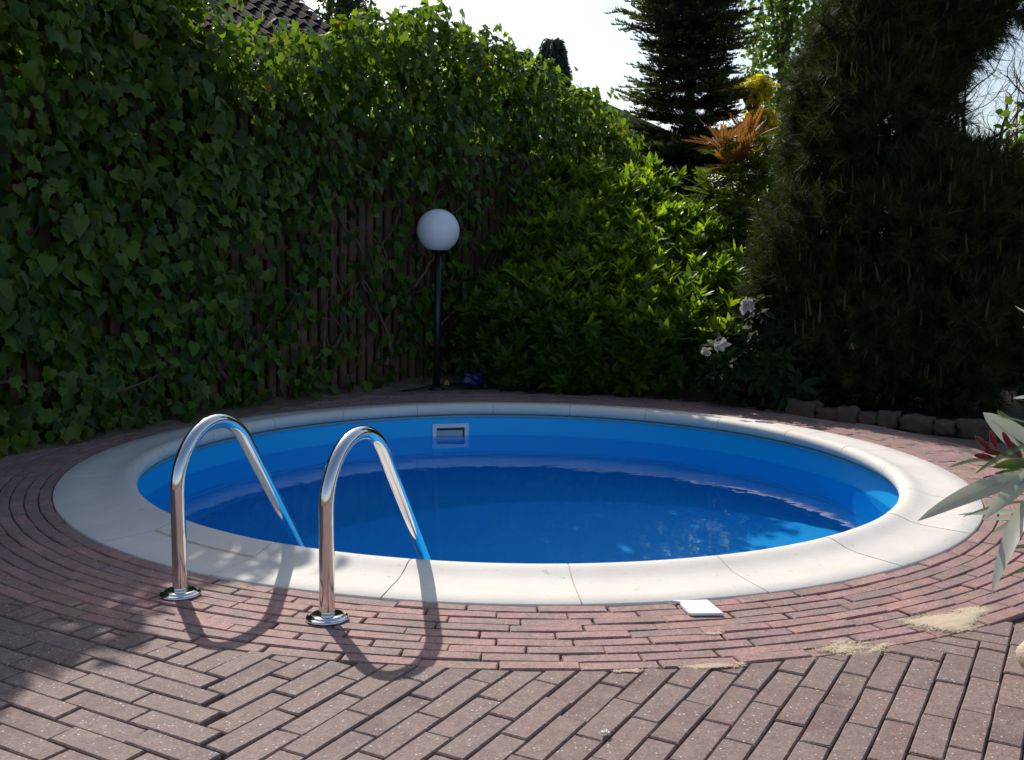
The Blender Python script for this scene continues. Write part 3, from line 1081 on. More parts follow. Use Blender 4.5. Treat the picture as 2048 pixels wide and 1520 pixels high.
ax = unit(ax + rng.normal(size=ax.shape) * .24)
p = p + ax * (0.20 * rng.uniform(0, 1, len(p)) ** 2)[:, None]
P, Rm, S = whorls(p, ax, 7, R(36), 0.122)
split_foliage(es, 'leaf', lance(0.15), P, Rm, S, M_shrub, 160, np.where(P[:, 1] < 7.9, view_score(P, S), -1))
stems(es, (0.8, 8.2, 0), [tuple(map(float, q)) for q in top_[::40]], 0.018, M_bark)

# rhododendron with white flower heads
rd = thing('rhododendron', 'dark low rhododendron with three white flower heads', 'rhododendron', (1.72, 7.0, 0))
blobs = [(1.70, 6.98, 0.42, 0.30, 0.26, 0.36), (1.52, 6.98, 0.28, 0.26, 0.22, 0.26), (1.86, 6.9, 0.30, 0.26, 0.24, 0.32)]
p, nr = blob_points(blobs, 210, 0.6)
P, Rm, S = whorls(p, unit(nr + np.array((0, 0, 0.6))), 7, R(68), 0.13)
split_foliage(rd, 'leaf', lance(0.17), P, Rm, S, M_rhodo, 60, view_score(P, S))
stems(rd, (1.72, 7.0, 0), [(b_[0], b_[1], b_[2] + .2) for b_ in blobs], 0.015, M_bark)
petal = fan([(0, 0, 0), (0.30, .35, .05), (0.34, .7, .12), (0.1, 1, .06), (-0.1, 1, .06), (-0.34, .7, .12), (-.30, .35, .05)], (0, .5, 0.0))
for (px, py, y, r) in ((1492, 612, 6.80, 0.056), (1442, 690, 6.72, 0.050), (1411, 703, 6.70, 0.036)):
    c = at(px, py, y)
    n = 11
    fd = unit(rand_unit(n) + np.array((0, -0.55, 0.35)))
    fp = c[None] + fd * r * 0.62
    P, Rm, S = whorls(fp, fd, 5, R(62), r * 0.72)
    V, F = scatter(petal[0], petal[1], P, Rm, S)
    o = obj('flower_head', npmesh('flower_head', V, F), M_petal, rd)
    o['label'] = 'white rhododendron flower head'

# mahonia-like shrub with pinnate fronds, orange at the top
def frond_mesh(name, mat, n=10):
    Vs, Fs = [], []
    lf = fan([(0, 0, 0), (.12, .2, .02), (.165, .5, .03), (.08, .8, .02), (0, 1, 0), (-.08, .8, .02), (-.165, .5, .03), (-.12, .2, .02)], (0, .5, -.03))
    o = 0
    for k in range(n + 1):
        y = 0.22 + 0.78 * k / n
        zc = -0.22 * y * y + 0.10 * y
        for sgn in ((-1, 1) if k < n else (0,)):
            ang = sgn * R(58 - 22 * k / n)
            s = 0.20 * (1 - 0.35 * abs(k / n - 0.45))
            ca, sa = math.cos(ang), math.sin(ang)
            Lm = lf[0] * s
            V = np.c_[Lm[:, 0] * ca + Lm[:, 1] * sa, -Lm[:, 0] * sa + Lm[:, 1] * ca + y, Lm[:, 2] + zc - 0.10 * np.abs(Lm[:, 1] * sa)]
            Vs.append(V); Fs.append(lf[1] + o); o += len(V)
    mb = MB()
    mb.tube([(0, y, -0.22 * y * y + 0.10 * y - .004) for y in np.linspace(0, 1, 7)], [0.012 * (1 - .7 * k / 6) for k in range(7)], 4)
    Vs.append(np.array(mb.v))
    quads = np.array([f for f in mb.f if len(f) == 4]) + o
    me = npmesh(name, np.concatenate(Vs), [np.concatenate(Fs), quads])
    me.materials.append(mat)
    return me
mah = thing('pinnate_shrub', 'tiered shrub with feathery leaves turning orange red at the top', 'shrub', (1.87, 8.85, 0))
f_g, f_r = frond_mesh('frond', M_frond), frond_mesh('frond', M_frond_red)
tops = [(1.60, 8.22, 1.86, 1), (1.80, 8.28, 1.92, 1), (1.98, 8.35, 1.84, 1), (1.70, 8.15, 1.72, 1), (1.52, 8.15, 1.52, 0), (1.92, 8.15, 1.60, 0), (1.72, 8.02, 1.44, 0), (1.58, 8.02, 1.26, 0), (1.86, 8.0, 1.26, 0), (1.74, 7.95, 1.04, 0), (1.62, 7.98, 0.84, 0), (2.05, 8.3, 1.62, 0), (1.42, 8.15, 1.34, 0), (1.90, 8.05, 0.86, 0), (1.76, 8.0, 0.68, 0), (1.50, 8.1, 1.08, 0), (1.60, 8.1, 1.18, 0), (1.78, 8.12, 1.26, 0), (1.95, 8.2, 1.10, 0), (1.70, 8.1, .55, 0), (1.88, 8.1, .60, 0), (2.05, 8.2, 1.38, 0), (1.66, 8.2, 1.64, 0), (1.86, 8.2, 1.74, 0), (1.98, 8.1, .78, 0)]
tops = [(x * 1.075, y + .62, 1 + (z - 1) * 1.075, r_) for x, y, z, r_ in tops]
for (x, y, z, red) in tops:
    nfr = 26 if red else 19
    for k in range(nfr):
        a = 2 * math.pi * k / nfr + rnd.uniform(-.2, .2)
        el = rnd.uniform(R(0), R(62)) if red else rnd.uniform(R(-20), R(45))
        L = rnd.uniform(0.21, 0.33)
        yv = np.array((math.cos(a) * math.cos(el), math.sin(a) * math.cos(el), math.sin(el)))
        zv = np.array((-math.cos(a) * math.sin(el), -math.sin(a) * math.sin(el), math.cos(el))) + np.array([rnd.gauss(0, .4) for _ in range(3)])
        Rf = frames(yv[None], zv[None])[0]
        isred = red and (el > R(42) or rnd.random() < 0.35)
        o = obj('frond', f_r if isred else f_g, None, mah)
        if isred: o['label'] = 'young orange red feathery frond'
        m4 = Matrix.Identity(4)
        for i in range(3):
            for j in range(3):
                m4[i][j] = float(Rf[i][j]) * L
        m4[0][3], m4[1][3], m4[2][3] = x, y, z - 0.05
        o.matrix_basis = m4
stems(mah, (1.87, 8.85, 0), [(x, y, z) for x, y, z, _ in tops], 0.02, M_bark)

# ------------------------------------------------------------------ trees
def needle_tuft(n, L, back, lo=R(18), hi=R(70), w=0.0016):
    """shoot along +y with needles sweeping forward and out"""
    V, F = [], []
    for k in range(n):
        y0 = rnd.uniform(0, back)
        ph = rnd.uniform(0, 2 * math.pi)
        an = rnd.uniform(lo, hi)
        d = np.array((math.cos(ph) * math.sin(an), math.cos(an), math.sin(ph) * math.sin(an)))
        s = np.array((-math.sin(ph), 0.0, math.cos(ph))) * w
        b0 = np.array((0, y0, 0))
        l = L * rnd.uniform(.7, 1.1)
        V += [b0 - s, b0 + s, b0 + d * l - np.array((0, 0, 0.08 * l))]
        F.append((len(V) - 3, len(V) - 2, len(V) - 1))
    return np.array(V), np.array(F)

pine = thing('pine_tree', 'large dense dark pine with pale upright candles right of the pool', 'pine tree', (2.75, 7.45, 0))
blobs = [(2.35, 7.20, 0.55, 0.62, 0.70, 0.62), (2.90, 7.10, 0.55, 0.62, 0.75, 0.62), (2.10, 7.25, 1.15, 0.40, 0.50, 0.42), (2.65, 7.10, 1.25, 0.60, 0.70, 0.55), (3.10, 7.20, 1.12, 0.42, 0.60, 0.55),
         (2.42, 7.25, 1.95, 0.48, 0.60, 0.55), (3.05, 7.20, 1.42, 0.38, 0.5, 0.36), (2.32, 7.40, 2.35, 0.30, 0.5, 0.50), (2.56, 7.35, 2.60, 0.36, 0.5, 0.55), (2.15, 7.35, 1.62, 0.28, 0.4, 0.36),
         (3.22, 7.45, 2.78, 0.42, 0.45, 0.22), (2.6, 7.4, 3.2, 0.55, 0.6, 0.5), (1.93, 7.2, 0.75, 0.28, 0.35, 0.40), (2.18, 7.45, 2.05, 0.26, 0.4, 0.5), (3.28, 7.3, 0.75, .3, .5, .55), (2.80, 7.35, 2.35, .25, .4, .36), (3.02, 7.35, 2.52, .20, .35, .22)]
p, nr = blob_points(blobs, 9500, 0.70)
ax = unit(nr * 0.7 + np.array((0, 0, 0.65)) + rng.normal(size=nr.shape) * 0.3)
tuft = needle_tuft(44, 0.085, 0.10, w=0.0021)
V, F = scatter(tuft[0], tuft[1], p, frames(ax, rand_unit(len(p))), rng.uniform(0.8, 1.35, len(p)))
obj('needles', npmesh('needles', V, F), M_needle, pine)['kind'] = 'stuff'
p, nr = blob_points(blobs, 6000, 0.15)          # twigs and inner needles
V, F = scatter(tuft[0], tuft[1], p, frames(unit(nr + rand_unit(len(p)) * .6), rand_unit(len(p))), rng.uniform(0.9, 1.4, len(p)))
obj('inner_needles', npmesh('inner_needles', V, F), M_needle, pine)['kind'] = 'stuff'
mb = MB()
mb.tube([(0, 0, 0), (0.003, 0.002, .35), (0.0, 0.004, .75), (0.012, 0.004, 1.0)], [0.075, 0.07, 0.045, 0.02], 6)
cn = mb.mesh('candle', True)
cn.materials.append(M_candle)
p, nr = blob_points(blobs, 900, 0.97)
q = proj(p)
okc = (nr[:, 1] < -0.25) & (q[:, 0] < 2060) & (q[:, 0] > 1500) & (q[:, 1] > -20)
for i in np.nonzero(okc)[0][:150]:
    o = obj('candle', cn, None, pine)
    s = rnd.uniform(0.07, 0.14)
    o.matrix_basis = Matrix.Translation([float(k) for k in p[i] + nr[i] * 0.05]) @ Matrix.Rotation(rnd.gauss(0, .07), 4, 'X') @ Matrix.Rotation(rnd.gauss(0, .09), 4, 'Y') @ Matrix.Rotation(rnd.uniform(0, 6.28), 4, 'Z') @ Matrix.Scale(s, 4)
mb = MB()
mb.tube([(2.75, 7.45, 0), (2.72, 7.43, 1.2), (2.68, 7.42, 2.4), (2.64, 7.42, 3.4)], [0.09, 0.075, 0.05, 0.02], 10)
for b_ in blobs:
    mb.tube([(2.72, 7.43, max(b_[2] - 0.5, 0.15)), ((2.72 + b_[0]) / 2, (7.43 + b_[1]) / 2, b_[2] - 0.15), (b_[0], b_[1], b_[2] + 0.1)], [0.035, 0.025, 0.008], 6)
obj('trunk', mb.mesh('trunk', True), M_bark, pine)

# fir with flat tiers
fir_c = np.array((1.94, 12.0))
fir = thing('fir_tree', 'dark conical fir with layered flat branches against the sky', 'fir tree', (*fir_c, 0))
def sprig():
    V, F = [], []
    for k in range(22):
        y = 0.04 + 0.93 * k / 21
        sgn = (-1) ** k
        el = rnd.uniform(0.0, 1.3)
        an = R(rnd.uniform(40, 80))
        d = np.array((sgn * math.sin(an) * math.cos(el), math.cos(an), math.sin(an) * math.sin(el)))
        l = 0.30 * (1.05 - 0.35 * y)
        b0 = np.array((0, y, 0))
        s = np.array((0, 0.06, 0))
        V += [b0 - s, b0 + s, b0 + d * l + s * .4]
        F.append((len(V) - 3, len(V) - 2, len(V) - 1))
    V += [(-.02, 0, 0), (.02, 0, 0), (0, 1.05, 0.02)]
    F.append((len(V) - 3, len(V) - 2, len(V) - 1))
    return np.array(V, float), np.array(F)
SP = sprig()
Ps, Ys, Zs, Ss = [], [], [], []
mb = MB()
mb.tube([(fir_c[0], fir_c[1], 0), (fir_c[0], fir_c[1], 5.6)], [0.10, 0.02], 8)
z = 0.5
while z < 5.5:
    rmax = np.interp(z, [0.5, 1.5, 2.4, 2.95, 3.1, 3.3, 4.0, 4.6, 5.6], [0.80, 0.78, 0.74, 0.62, 0.42, 0.70, 0.70, 0.50, 0.05]) * rnd.uniform(.76, 1.0)
    nb = 10
    a0 = rnd.uniform(0, 6)
    for k in range(nb):
        a = a0 + 2 * math.pi * k / nb + rnd.uniform(-.25, .25)
        L = rmax * rnd.uniform(0.72, 1.14)
        d = np.array((math.cos(a), math.sin(a), 0)); sd = np.array((-math.sin(a), math.cos(a), 0))
        pts = [(fir_c[0] + d[0] * L * s, fir_c[1] + d[1] * L * s, z - 0.10 * L * s + 0.30 * L * s * s) for s in np.linspace(0, 1, 5)]
        mb.tube(pts, [0.014 * (1 - .8 * i / 4) for i in range(5)], 4)
        for m in range(16):
            s = 0.15 + 0.85 * m / 15
            pb = np.array((fir_c[0] + d[0] * L * s, fir_c[1] + d[1] * L * s, z - 0.10 * L * s + 0.30 * L * s * s))
            for sg in ((-1, 1) if m < 15 else (0,)):
                Ps.append(pb); y = d * 0.75 + sd * sg * 0.8 + np.array((0, 0, 0.12 + rnd.gauss(0, .12)))
                Ys.append(y); Zs.append(np.array((rnd.gauss(0, .15), rnd.gauss(0, .15), 1.0)))
                Ss.append((0.20 + 0.10 * (1 - s)) * rnd.uniform(.8, 1.25) * (L / 0.7) ** 0.5)
    z += rnd.uniform(0.13, 0.19)
V, F = scatter(SP[0], SP[1], np.array(Ps), frames(np.array(Ys), np.array(Zs)), np.array(Ss))
obj('foliage', npmesh('foliage', V, F), M_fir, fir)['kind'] = 'stuff'
obj('trunk', mb.mesh('trunk', True), M_bark, fir)

def branch_tree(mb, p, d, L, r, depth, spread=0.55, tips=None):
    pts, rr = [p], [r]
    q = Vector(p)
    dv = Vector(d)
    for i in range(4):
        dv = (dv + Vector((rnd.gauss(0, .2), rnd.gauss(0, .16), rnd.gauss(0.03, .16)))).normalized()
        q = q + dv * L / 4
        pts.append(q.copy()); rr.append(r * (1 - 0.12 * (i + 1)))
    mb.tube(pts, rr, 6 if r > .02 else 4)
    if depth == 0:
        if tips is not None: tips.append(q.copy())
        return
    for k in range(rnd.choice((2, 3, 3))):
        nd = (dv + Vector((rnd.gauss(0, spread), rnd.gauss(0, spread), rnd.gauss(0.05, spread * .8)))).normalized()
        branch_tree(mb, pts[rnd.choice((3, 4, 4, 2))] if k else q, nd, L * rnd.uniform(.62, .85), rr[-1] * rnd.uniform(.78, 1.0), depth - 1, spread, tips)

def leafy(name, label, cat, base, blobs, nleaf, size, mat, rmin=0.35, tmpl=None, flatten=0.2):
    t = thing(name, label, cat, (base[0], base[1], 0))
    p, nr = blob_points(blobs, nleaf, rmin)
    tm = tmpl or fan([(0, 0, 0), (.30, .25, .03), (.30, .6, .02), (0, 1, -.05), (-.30, .6, .02), (-.30, .25, .03)], (0, .45, -.02))
    V, F = scatter(tm[0], tm[1], p, frames(rand_unit(nleaf) + np.array((0, 0, -.4)), unit(nr + rng.normal(size=nr.shape) * .6 + np.array((0, 0, flatten)))), size * rng.uniform(.7, 1.3, nleaf))
    obj('crown', npmesh('crown', V, F), mat, t)['kind'] = 'stuff'
    mb = MB()
    top = max(b_[2] for b_ in blobs)
    mb.tube([(base[0], base[1], 0), (base[0] + .05, base[1], top * .5), (base[0], base[1], top)], [0.05 * top * .5, 0.035 * top * .5, .02], 8)
    for b_ in blobs:
        mb.tube([(base[0] + .03, base[1], max(.1, b_[2] - b_[5] - .3)), ((base[0] + b_[0]) / 2, (base[1] + b_[1]) / 2, b_[2] - b_[5] * .3), (b_[0], b_[1], b_[2] + b_[5] * .4)], [0.045, 0.03, 0.01], 5)
    obj('trunk', mb.mesh('trunk', True), M_bark, t)
    return t

c = at(1565, 60, 15)
leafy('broadleaf_tree', 'light green airy broadleaf tree between the fir and the pine', 'tree', (c[0], 15.0),
      [(c[0], 15, 3.6, .62, .6, .9), (c[0] - .22, 15, 4.4, .50, .5, .7), (c[0] + .35, 15.2, 4.7, .6, .6, .8), (c[0] + .1, 15, 2.6, .7, .6, .8), (c[0] + .1, 15, 5.6, .6, .6, .7)], 4200, 0.085, M_decid)
c = at(1510, 172, 13)
leafy('golden_shrub', 'bright yellow golden leaved shrub peeping out beside the fir', 'shrub', (c[0], 13.0),
      [(c[0] + .03, 13, c[2] - .04, .20, .2, .17), (c[0] - .3, 13.1, c[2] - .02, .2, .2, .10), (c[0] + .1, 13, c[2] - .42, .22, .2, .16)], 1500, 0.085, M_gold)
c = at(690, 20, 22)
leafy('round_tree', 'dark round topped tree behind the ivy next to the tiled roof', 'tree', (c[0], 22.0),
      [(c[0], 22, 5.8, .62, .6, .75), (c[0] - .15, 22, 5.0, .7, .6, .7), (c[0] + .42, 22, 5.25, .42, .5, .5), (c[0] + .1, 22, 6.6, .5, .5, .5)], 4600, 0.10, M_dtree)
leafy('leafy_bush', 'loose leafy bush at the right edge behind the pine', 'bush', (3.75, 7.6),
      [(3.72, 7.55, .75, .40, .4, .6), (3.85, 7.7, 1.35, .42, .4, .5), (3.62, 7.35, .35, .38, .35, .3), (3.8, 7.7, 1.9, .3, .3, .35)], 1500, 0.075, M_decid)

leafy('dark_shrub', 'dark leafy shrub behind the feathery shrub beside the pine', 'shrub', (2.45, 10.3),
      [(2.35, 10.3, .8, .5, .45, .8), (2.5, 10.4, 1.5, .4, .4, .45), (2.15, 10.3, 1.2, .35, .4, .5), (2.75, 10.4, 1.1, .4, .4, .6)], 2600, 0.085, M_rhodo, 0.45)
hb = []
for k in range(16):
    x = 4.3 + .62 * k
    hb.append((x, 9.3 - .10 * k + rnd.uniform(-.1, .1), .62, .55, .5, .68))
    hb.append((x + .25, 9.5 - .10 * k, 1.45 + rnd.uniform(-.15, .15), .5, .45, .6))
leafy('garden_hedge', 'green garden hedge at the far right edge behind the pine', 'hedge', (8.5, 9.0), hb, 15000, 0.085, M_decid, 0.6)

# weeping conifers far behind the ivy
def weeper(px, ytop, y, label, wid):
    c = at(px, ytop, y)
    t = thing('weeping_conifer', label, 'conifer', (c[0], y, 0), 'weeping conifers behind the ivy')
    n = 900
    zz = c[2] - 0.05 - 3.5 * rng.uniform(0, 1, n) ** 1.6
    w = wid * (0.45 + 0.35 * np.minimum((c[2] - zz) / 0.8, 1.2)) * (0.75 + 0.5 * nz(zz * 3, zz, 1))
    a = rng.uniform(0, 2 * math.pi, n); r = np.sqrt(rng.uniform(0.05, 1, n)) * w
    P = np.c_[c[0] + r * np.cos(a), y + r * np.sin(a), zz]
    Y = np.c_[np.cos(a) * .35, np.sin(a) * .35, -np.ones(n)] + rng.normal(size=(n, 3)) * .2
    V, F = scatter(SP[0], SP[1], P, frames(Y, rand_unit(n)), rng.uniform(.22, .42, n))
    obj('foliage', npmesh('foliage', V, F), M_weep, t)['kind'] = 'stuff'
    mb = MB()
    mb.tube([(c[0], y, 0), (c[0] + .05, y, c[2] * .6), (c[0] - .03, y, c[2] - .1), (c[0] + .12, y, c[2] - .02)], [.16, .1, .05, .02], 8)
    for k in range(10):
        a = rnd.uniform(0, 6.28); z = c[2] - rnd.uniform(.1, 1.6)
        d = (math.cos(a) * wid, math.sin(a) * wid)
        mb.tube([(c[0] + d[0] * 1.05 * math.sin(q * 1.5), y + d[1] * math.sin(q * 1.5), z + .18 * math.sin(q * 3.1) - .55 * q ** 3) for q in np.linspace(0, 1, 9)], [.022 * (1 - .7 * q) for q in np.linspace(0, 1, 9)], 5)
    obj('trunk', mb.mesh('trunk', True), M_bark, t)
weeper(1108, 74, 25, 'shaggy weeping conifer top standing alone above the ivy', 0.42)
weeper(1046, 100, 25.5, 'low weeping conifer top barely showing over the ivy', 0.36)

# bare tree on the right
c = at(1985, 330, 13)
bt = thing('bare_tree', 'bare branching tree against the sky at the right edge', 'tree', (c[0], 13.0, 0))
mb = MB()
mb.tube([(c[0] - .1, 13, 0), (c[0] - .08, 13, .8), (c[0] - .12, 13, 2.0)], [.09, .075, .06], 8)
for k in range(8):
    a = k * 2.4
    branch_tree(mb, Vector((c[0] - .12, 13, 1.55 + .05 * k)), (math.cos(a) * .8, math.sin(a) * .4, .9), 0.72, 0.050, 5, 0.6)
obj('branches', mb.mesh('branches', True), M_bark, bt)

# ------------------------------------------------------------------ buildings
hs = thing('house', 'house with dark brown tiled roof behind the ivy', 'house', (-6.5, 17.0, 0))
vp = at(618, 22, 17.0)                         # on the right-hand verge
hd = np.array((0.6, -0.8, 0)); hd = hd / np.linalg.norm(hd)
rdg = np.array((-hd[1], hd[0], 0)) * -1         # along the ridge, towards the near left
pit = R(30)
dn = hd * math.cos(pit) + np.array((0, 0, -math.sin(pit)))
nm = hd * math.sin(pit) + np.array((0, 0, math.cos(pit)))
top = vp - dn * 3.4
M_tile = plain('roof_tile', (0.036, 0.022, 0.022), 0.95, var=0.5, scale=10, bmp=0.3, spec=0.12)
V, F = [], []
ncol, nrow = 27, 17
tw, tl = 0.21, 0.36
for cidx in range(ncol):
    for r_ in range(nrow):
        b0 = top + rdg * (cidx * tw) + dn * (r_ * tl)
        i0 = len(V)
        for s in (0.0, tl * 1.06):
            for k, (u, hgt) in enumerate(((0, .0), (.05, .045), (.10, .045), (.15, 0.0), (.21, .0))):
                q = b0 + rdg * u + dn * s + nm * (hgt + (0.035 if s else 0.0) + 0.02)
                V.append(q)
        for k in range(4):
            F.append((i0 + k, i0 + k + 1, i0 + 5 + k + 1, i0 + 5 + k))
me = npmesh('tiles', np.array(V), np.array(F))
ro = None
mb = MB()
W0 = ncol * tw
a_, b_ = top, top + dn * nrow * tl
mb.add([a_, b_, b_ + rdg * W0, a_ + rdg * W0, a_ - nm * .15, b_ - nm * .15, b_ + rdg * W0 - nm * .15, a_ + rdg * W0 - nm * .15],
       [(0, 1, 2, 3), (7, 6, 5, 4), (0, 4, 5, 1), (1, 5, 6, 2), (2, 6, 7, 3), (3, 7, 4, 0)])
a2 = top + (hd * -1 * math.cos(pit) + np.array((0, 0, -math.sin(pit)))) * nrow * tl
mb.add([top, a2, a2 + rdg * W0, top + rdg * W0], [(3, 2, 1, 0)])
ro = obj('roof', mb.mesh('roof'), M_tile, hs)
obj('roof_tiles', me, M_tile, ro)['kind'] = 'stuff'
mb = MB()
ev, ev2 = top + dn * nrow * tl * .93, a2 * .93 + top * .07
g0 = [top - nm * .2, ev - nm * .2, np.array((ev[0], ev[1], 0)), np.array((ev2[0], ev2[1], 0)), ev2]
off = rdg * 0.25
g1 = [g + off for g in g0]; g2 = [g + rdg * (W0 - .25) for g in g0]
mb.add(g1 + g2, [(0, 1, 2, 3, 4), (9, 8, 7, 6, 5), (1, 6, 7, 2), (3, 8, 9, 4)])
obj('wall', mb.mesh('wall'), plain('brick_wall', (0.25, 0.15, 0.11), .9), hs)

c = at(1215, 205, 32)
h2 = thing('far_house', 'low gable roof of a far building between ivy and fir', 'building', (c[0] + 1, 33.0, 0))
rz = c[2]
mb = MB()
e1 = at(1262, 228, 32); e0 = at(1168, 186, 32)
sl_ = (e1[2] - e0[2]) / (e1[0] - e0[0])
xr, zr = e0[0] - 2.0, e0[2] - sl_ * 2.0
xe, ze = xr + 7.0, zr + sl_ * 7.0
mb.add([(xr, 32, zr), (xe, 32, ze), (xe, 40, ze), (xr, 40, zr), (xr, 32, zr - .22), (xe, 32, ze - .22), (xe, 40, ze - .22), (xr, 40, zr - .22), (xr - 7, 32, ze), (xr - 7, 40, ze), (xr - 7, 32, ze - .22), (xr - 7, 40, ze - .22)],
       [(0, 1, 2, 3), (0, 4, 5, 1), (1, 5, 6, 2), (3, 2, 6, 7), (0, 3, 9, 8), (0, 8, 10, 4), (8, 9, 11, 10), (4, 10, 11, 7), (4, 7, 6, 5)])
obj('roof', mb.mesh('roof'), plain('green_roof', (0.10, 0.14, 0.10), .7), h2)
mb = MB()
mb.add([(xr - 6.6, 32.3, 0), (xe - .4, 32.3, 0), (xe - .4, 32.3, ze - .1), (xr, 32.3, zr - .2), (xr - 6.6, 32.3, ze - .1), (xr - 6.6, 39.7, 0), (xe - .4, 39.7, 0), (xe - .4, 39.7, ze - .1), (xr, 39.7, zr - .2), (xr - 6.6, 39.7, ze - .1)],
       [(0, 1, 2, 3, 4), (9, 8, 7, 6, 5), (1, 6, 7, 2), (0, 4, 9, 5)])
obj('wall', mb.mesh('wall'), plain('grey_wall', (0.25, 0.23, 0.21), .9), h2)

# ------------------------------------------------------------------ stone edging, boulder, small things
def rock(name, c, sz, mat, parent=None, seed=0, rz=0, sub=2, rough=0.18, boxy=0.5):
    bmx = bmesh.new()
    bmesh.ops.create_icosphere(bmx, subdivisions=sub, radius=1.0)
    rr = random.Random(seed)
    ph = [rr.uniform(0, 6) for _ in range(6)]
    for v in bmx.verts:
        d = v.co.copy()
        m = max(abs(d.x), abs(d.y), abs(d.z))
        d = d * (1 - boxy) + d / m * boxy * 0.8
        k = 1 + rough * (math.sin(d.x * 3 + ph[0]) * math.sin(d.y * 4 + ph[1]) + .5 * math.sin(d.z * 6 + ph[2] + d.x * 5))
        v.co = Vector((d.x * sz[0] * k, d.y * sz[1] * k, d.z * sz[2] * k))
    me = bpy.data.meshes.new(name)
    bmx.to_mesh(me)
    bmx.free()
    smooth(me)
    o = obj(name, me, mat, parent)
    o.matrix_basis = Matrix.Translation(c) @ Matrix.Rotation(rz, 4, 'Z')
    return o
ed = thing('stone_edging', 'low row of rough brown stones edging the bed under the pine', 'edging', (2.4, 6.1, 0))
line = [(1.78, 6.72), (2.04, 6.45), (2.56, 5.98), (3.3, 5.5), (4.3, 5.15)]
d_ = 0
k = 0
for (a, b_) in zip(line, line[1:]):
    a, b_ = np.array(a), np.array(b_)
    L = np.hypot(*(b_ - a))
    s = 0
    while s < L - .03:
        w = rnd.uniform(.12, .30)
        c = a + (b_ - a) / L * min(s + w / 2, L)
        rock('stone', (c[0] + rnd.gauss(0, .012), c[1] + rnd.gauss(0, .012), 0.030), (w * .55, .065, rnd.uniform(.040, .075)), M_stone, ed, 30 + k, math.atan2(*(b_ - a)[::-1]) + rnd.gauss(0, .12), 3, .16, .95)
        s += w
        k += 1
c = at(2052, 1345, 2.42)
tag(rock('boulder', (c[0] + .075, 2.40, .050), (.085, .10, .066), M_boulder, None, 5, .3, 3, .08, .15), 'pale rounded sandstone boulder on the paving at the right edge', 'boulder')

# white cover plate, one edge chipped
mb = MB()
top_ = [(0.470, 2.938), (0.499, 2.925), (0.493, 2.915), (0.497, 2.88), (0.505, 2.835), (0.513, 2.828), (0.602, 2.836), (0.578, 2.948)]
n = len(top_)
mb.add([(x, y, .002) for x, y in top_] + [(x, y, .009) for x, y in top_],
       [tuple(range(n, 2 * n)), tuple(reversed(range(n)))] + [(i, (i + 1) % n, n + (i + 1) % n, n + i) for i in range(n)])
me = mb.mesh('cover_plate')
me.flip_normals() if me.polygons[0].normal.z < 0 else None
tag(obj('cover_plate', me, plain('white_cover', (.82, .82, .84), .5, var=.02, bmp=0.05)), 'square white cover plate lying on the border bricks beside the coping', 'cover plate')

# drifts of blown sand
def sand(c, rx, ry, rz, h, label, seed):
    rr = np.random.default_rng(seed)
    nx, ny = 90, 60
    X, Y = np.meshgrid(np.linspace(-1.5, 1.5, nx), np.linspace(-1.5, 1.5, ny), indexing='ij')
    f = np.zeros_like(X)
    for o in range(5):
        for _ in range(5):
            a, k, ph = rr.uniform(0, 6.28), 2.2 * 1.8 ** o * rr.uniform(.7, 1.3), rr.uniform(0, 6.28)
            f += 0.62 ** o * np.sin(k * (X * math.cos(a) + Y * math.sin(a)) + ph + f * .6)
    r2 = X ** 2 + Y ** 2
    zz = h * (1.0 - 1.05 * r2 ** .7 + 0.22 * f)
    x, y = X * rx * 1.2, Y * ry * 1.2
    V = np.stack([c[0] + x * math.cos(rz) - y * math.sin(rz), c[1] + x * math.sin(rz) + y * math.cos(rz), np.maximum(zz, 0) * .6 + .0016], -1)
    idx = np.arange(nx * ny).reshape(nx, ny)
    q = np.stack([idx[:-1, :-1], idx[1:, :-1], idx[1:, 1:], idx[:-1, 1:]], -1).reshape(-1, 4)
    q = q[zz.ravel()[q].max(1) > -.9 * h]
    me = npmesh('sand_drift', V.reshape(-1, 3), q)
    smooth(me)
    at_ = me.attributes.new('cover', 'FLOAT', 'POINT')
    at_.data.foreach_set('value', np.clip(zz.ravel() / h * .75 + .12, -1, 1).astype(np.float32))
    tag(obj('sand_drift', me, M_sand), label, 'sand', 'drifts of pale sand on the paving', 'stuff')
sand((0.875, 2.600), .078, .040, R(18), .007, 'pale sand drift where border and paving meet, left of the larger one', 3)
sand((1.230, 2.810), .130, .062, R(25), .008, 'largest pale sand drift on the paving at the right', 8)
sand((0.525, 2.475), .060, .016, R(12), .0035, 'thin sand smear on the outermost border course', 12)
sand((0.30, 2.435), .030, .010, R(3), .003, 'tiny sand smear on the outer border course in the middle', 19)
sand((0.545, 2.700), .028, .011, R(10), .003, 'small sand smear on border bricks just below the white plate', 23)

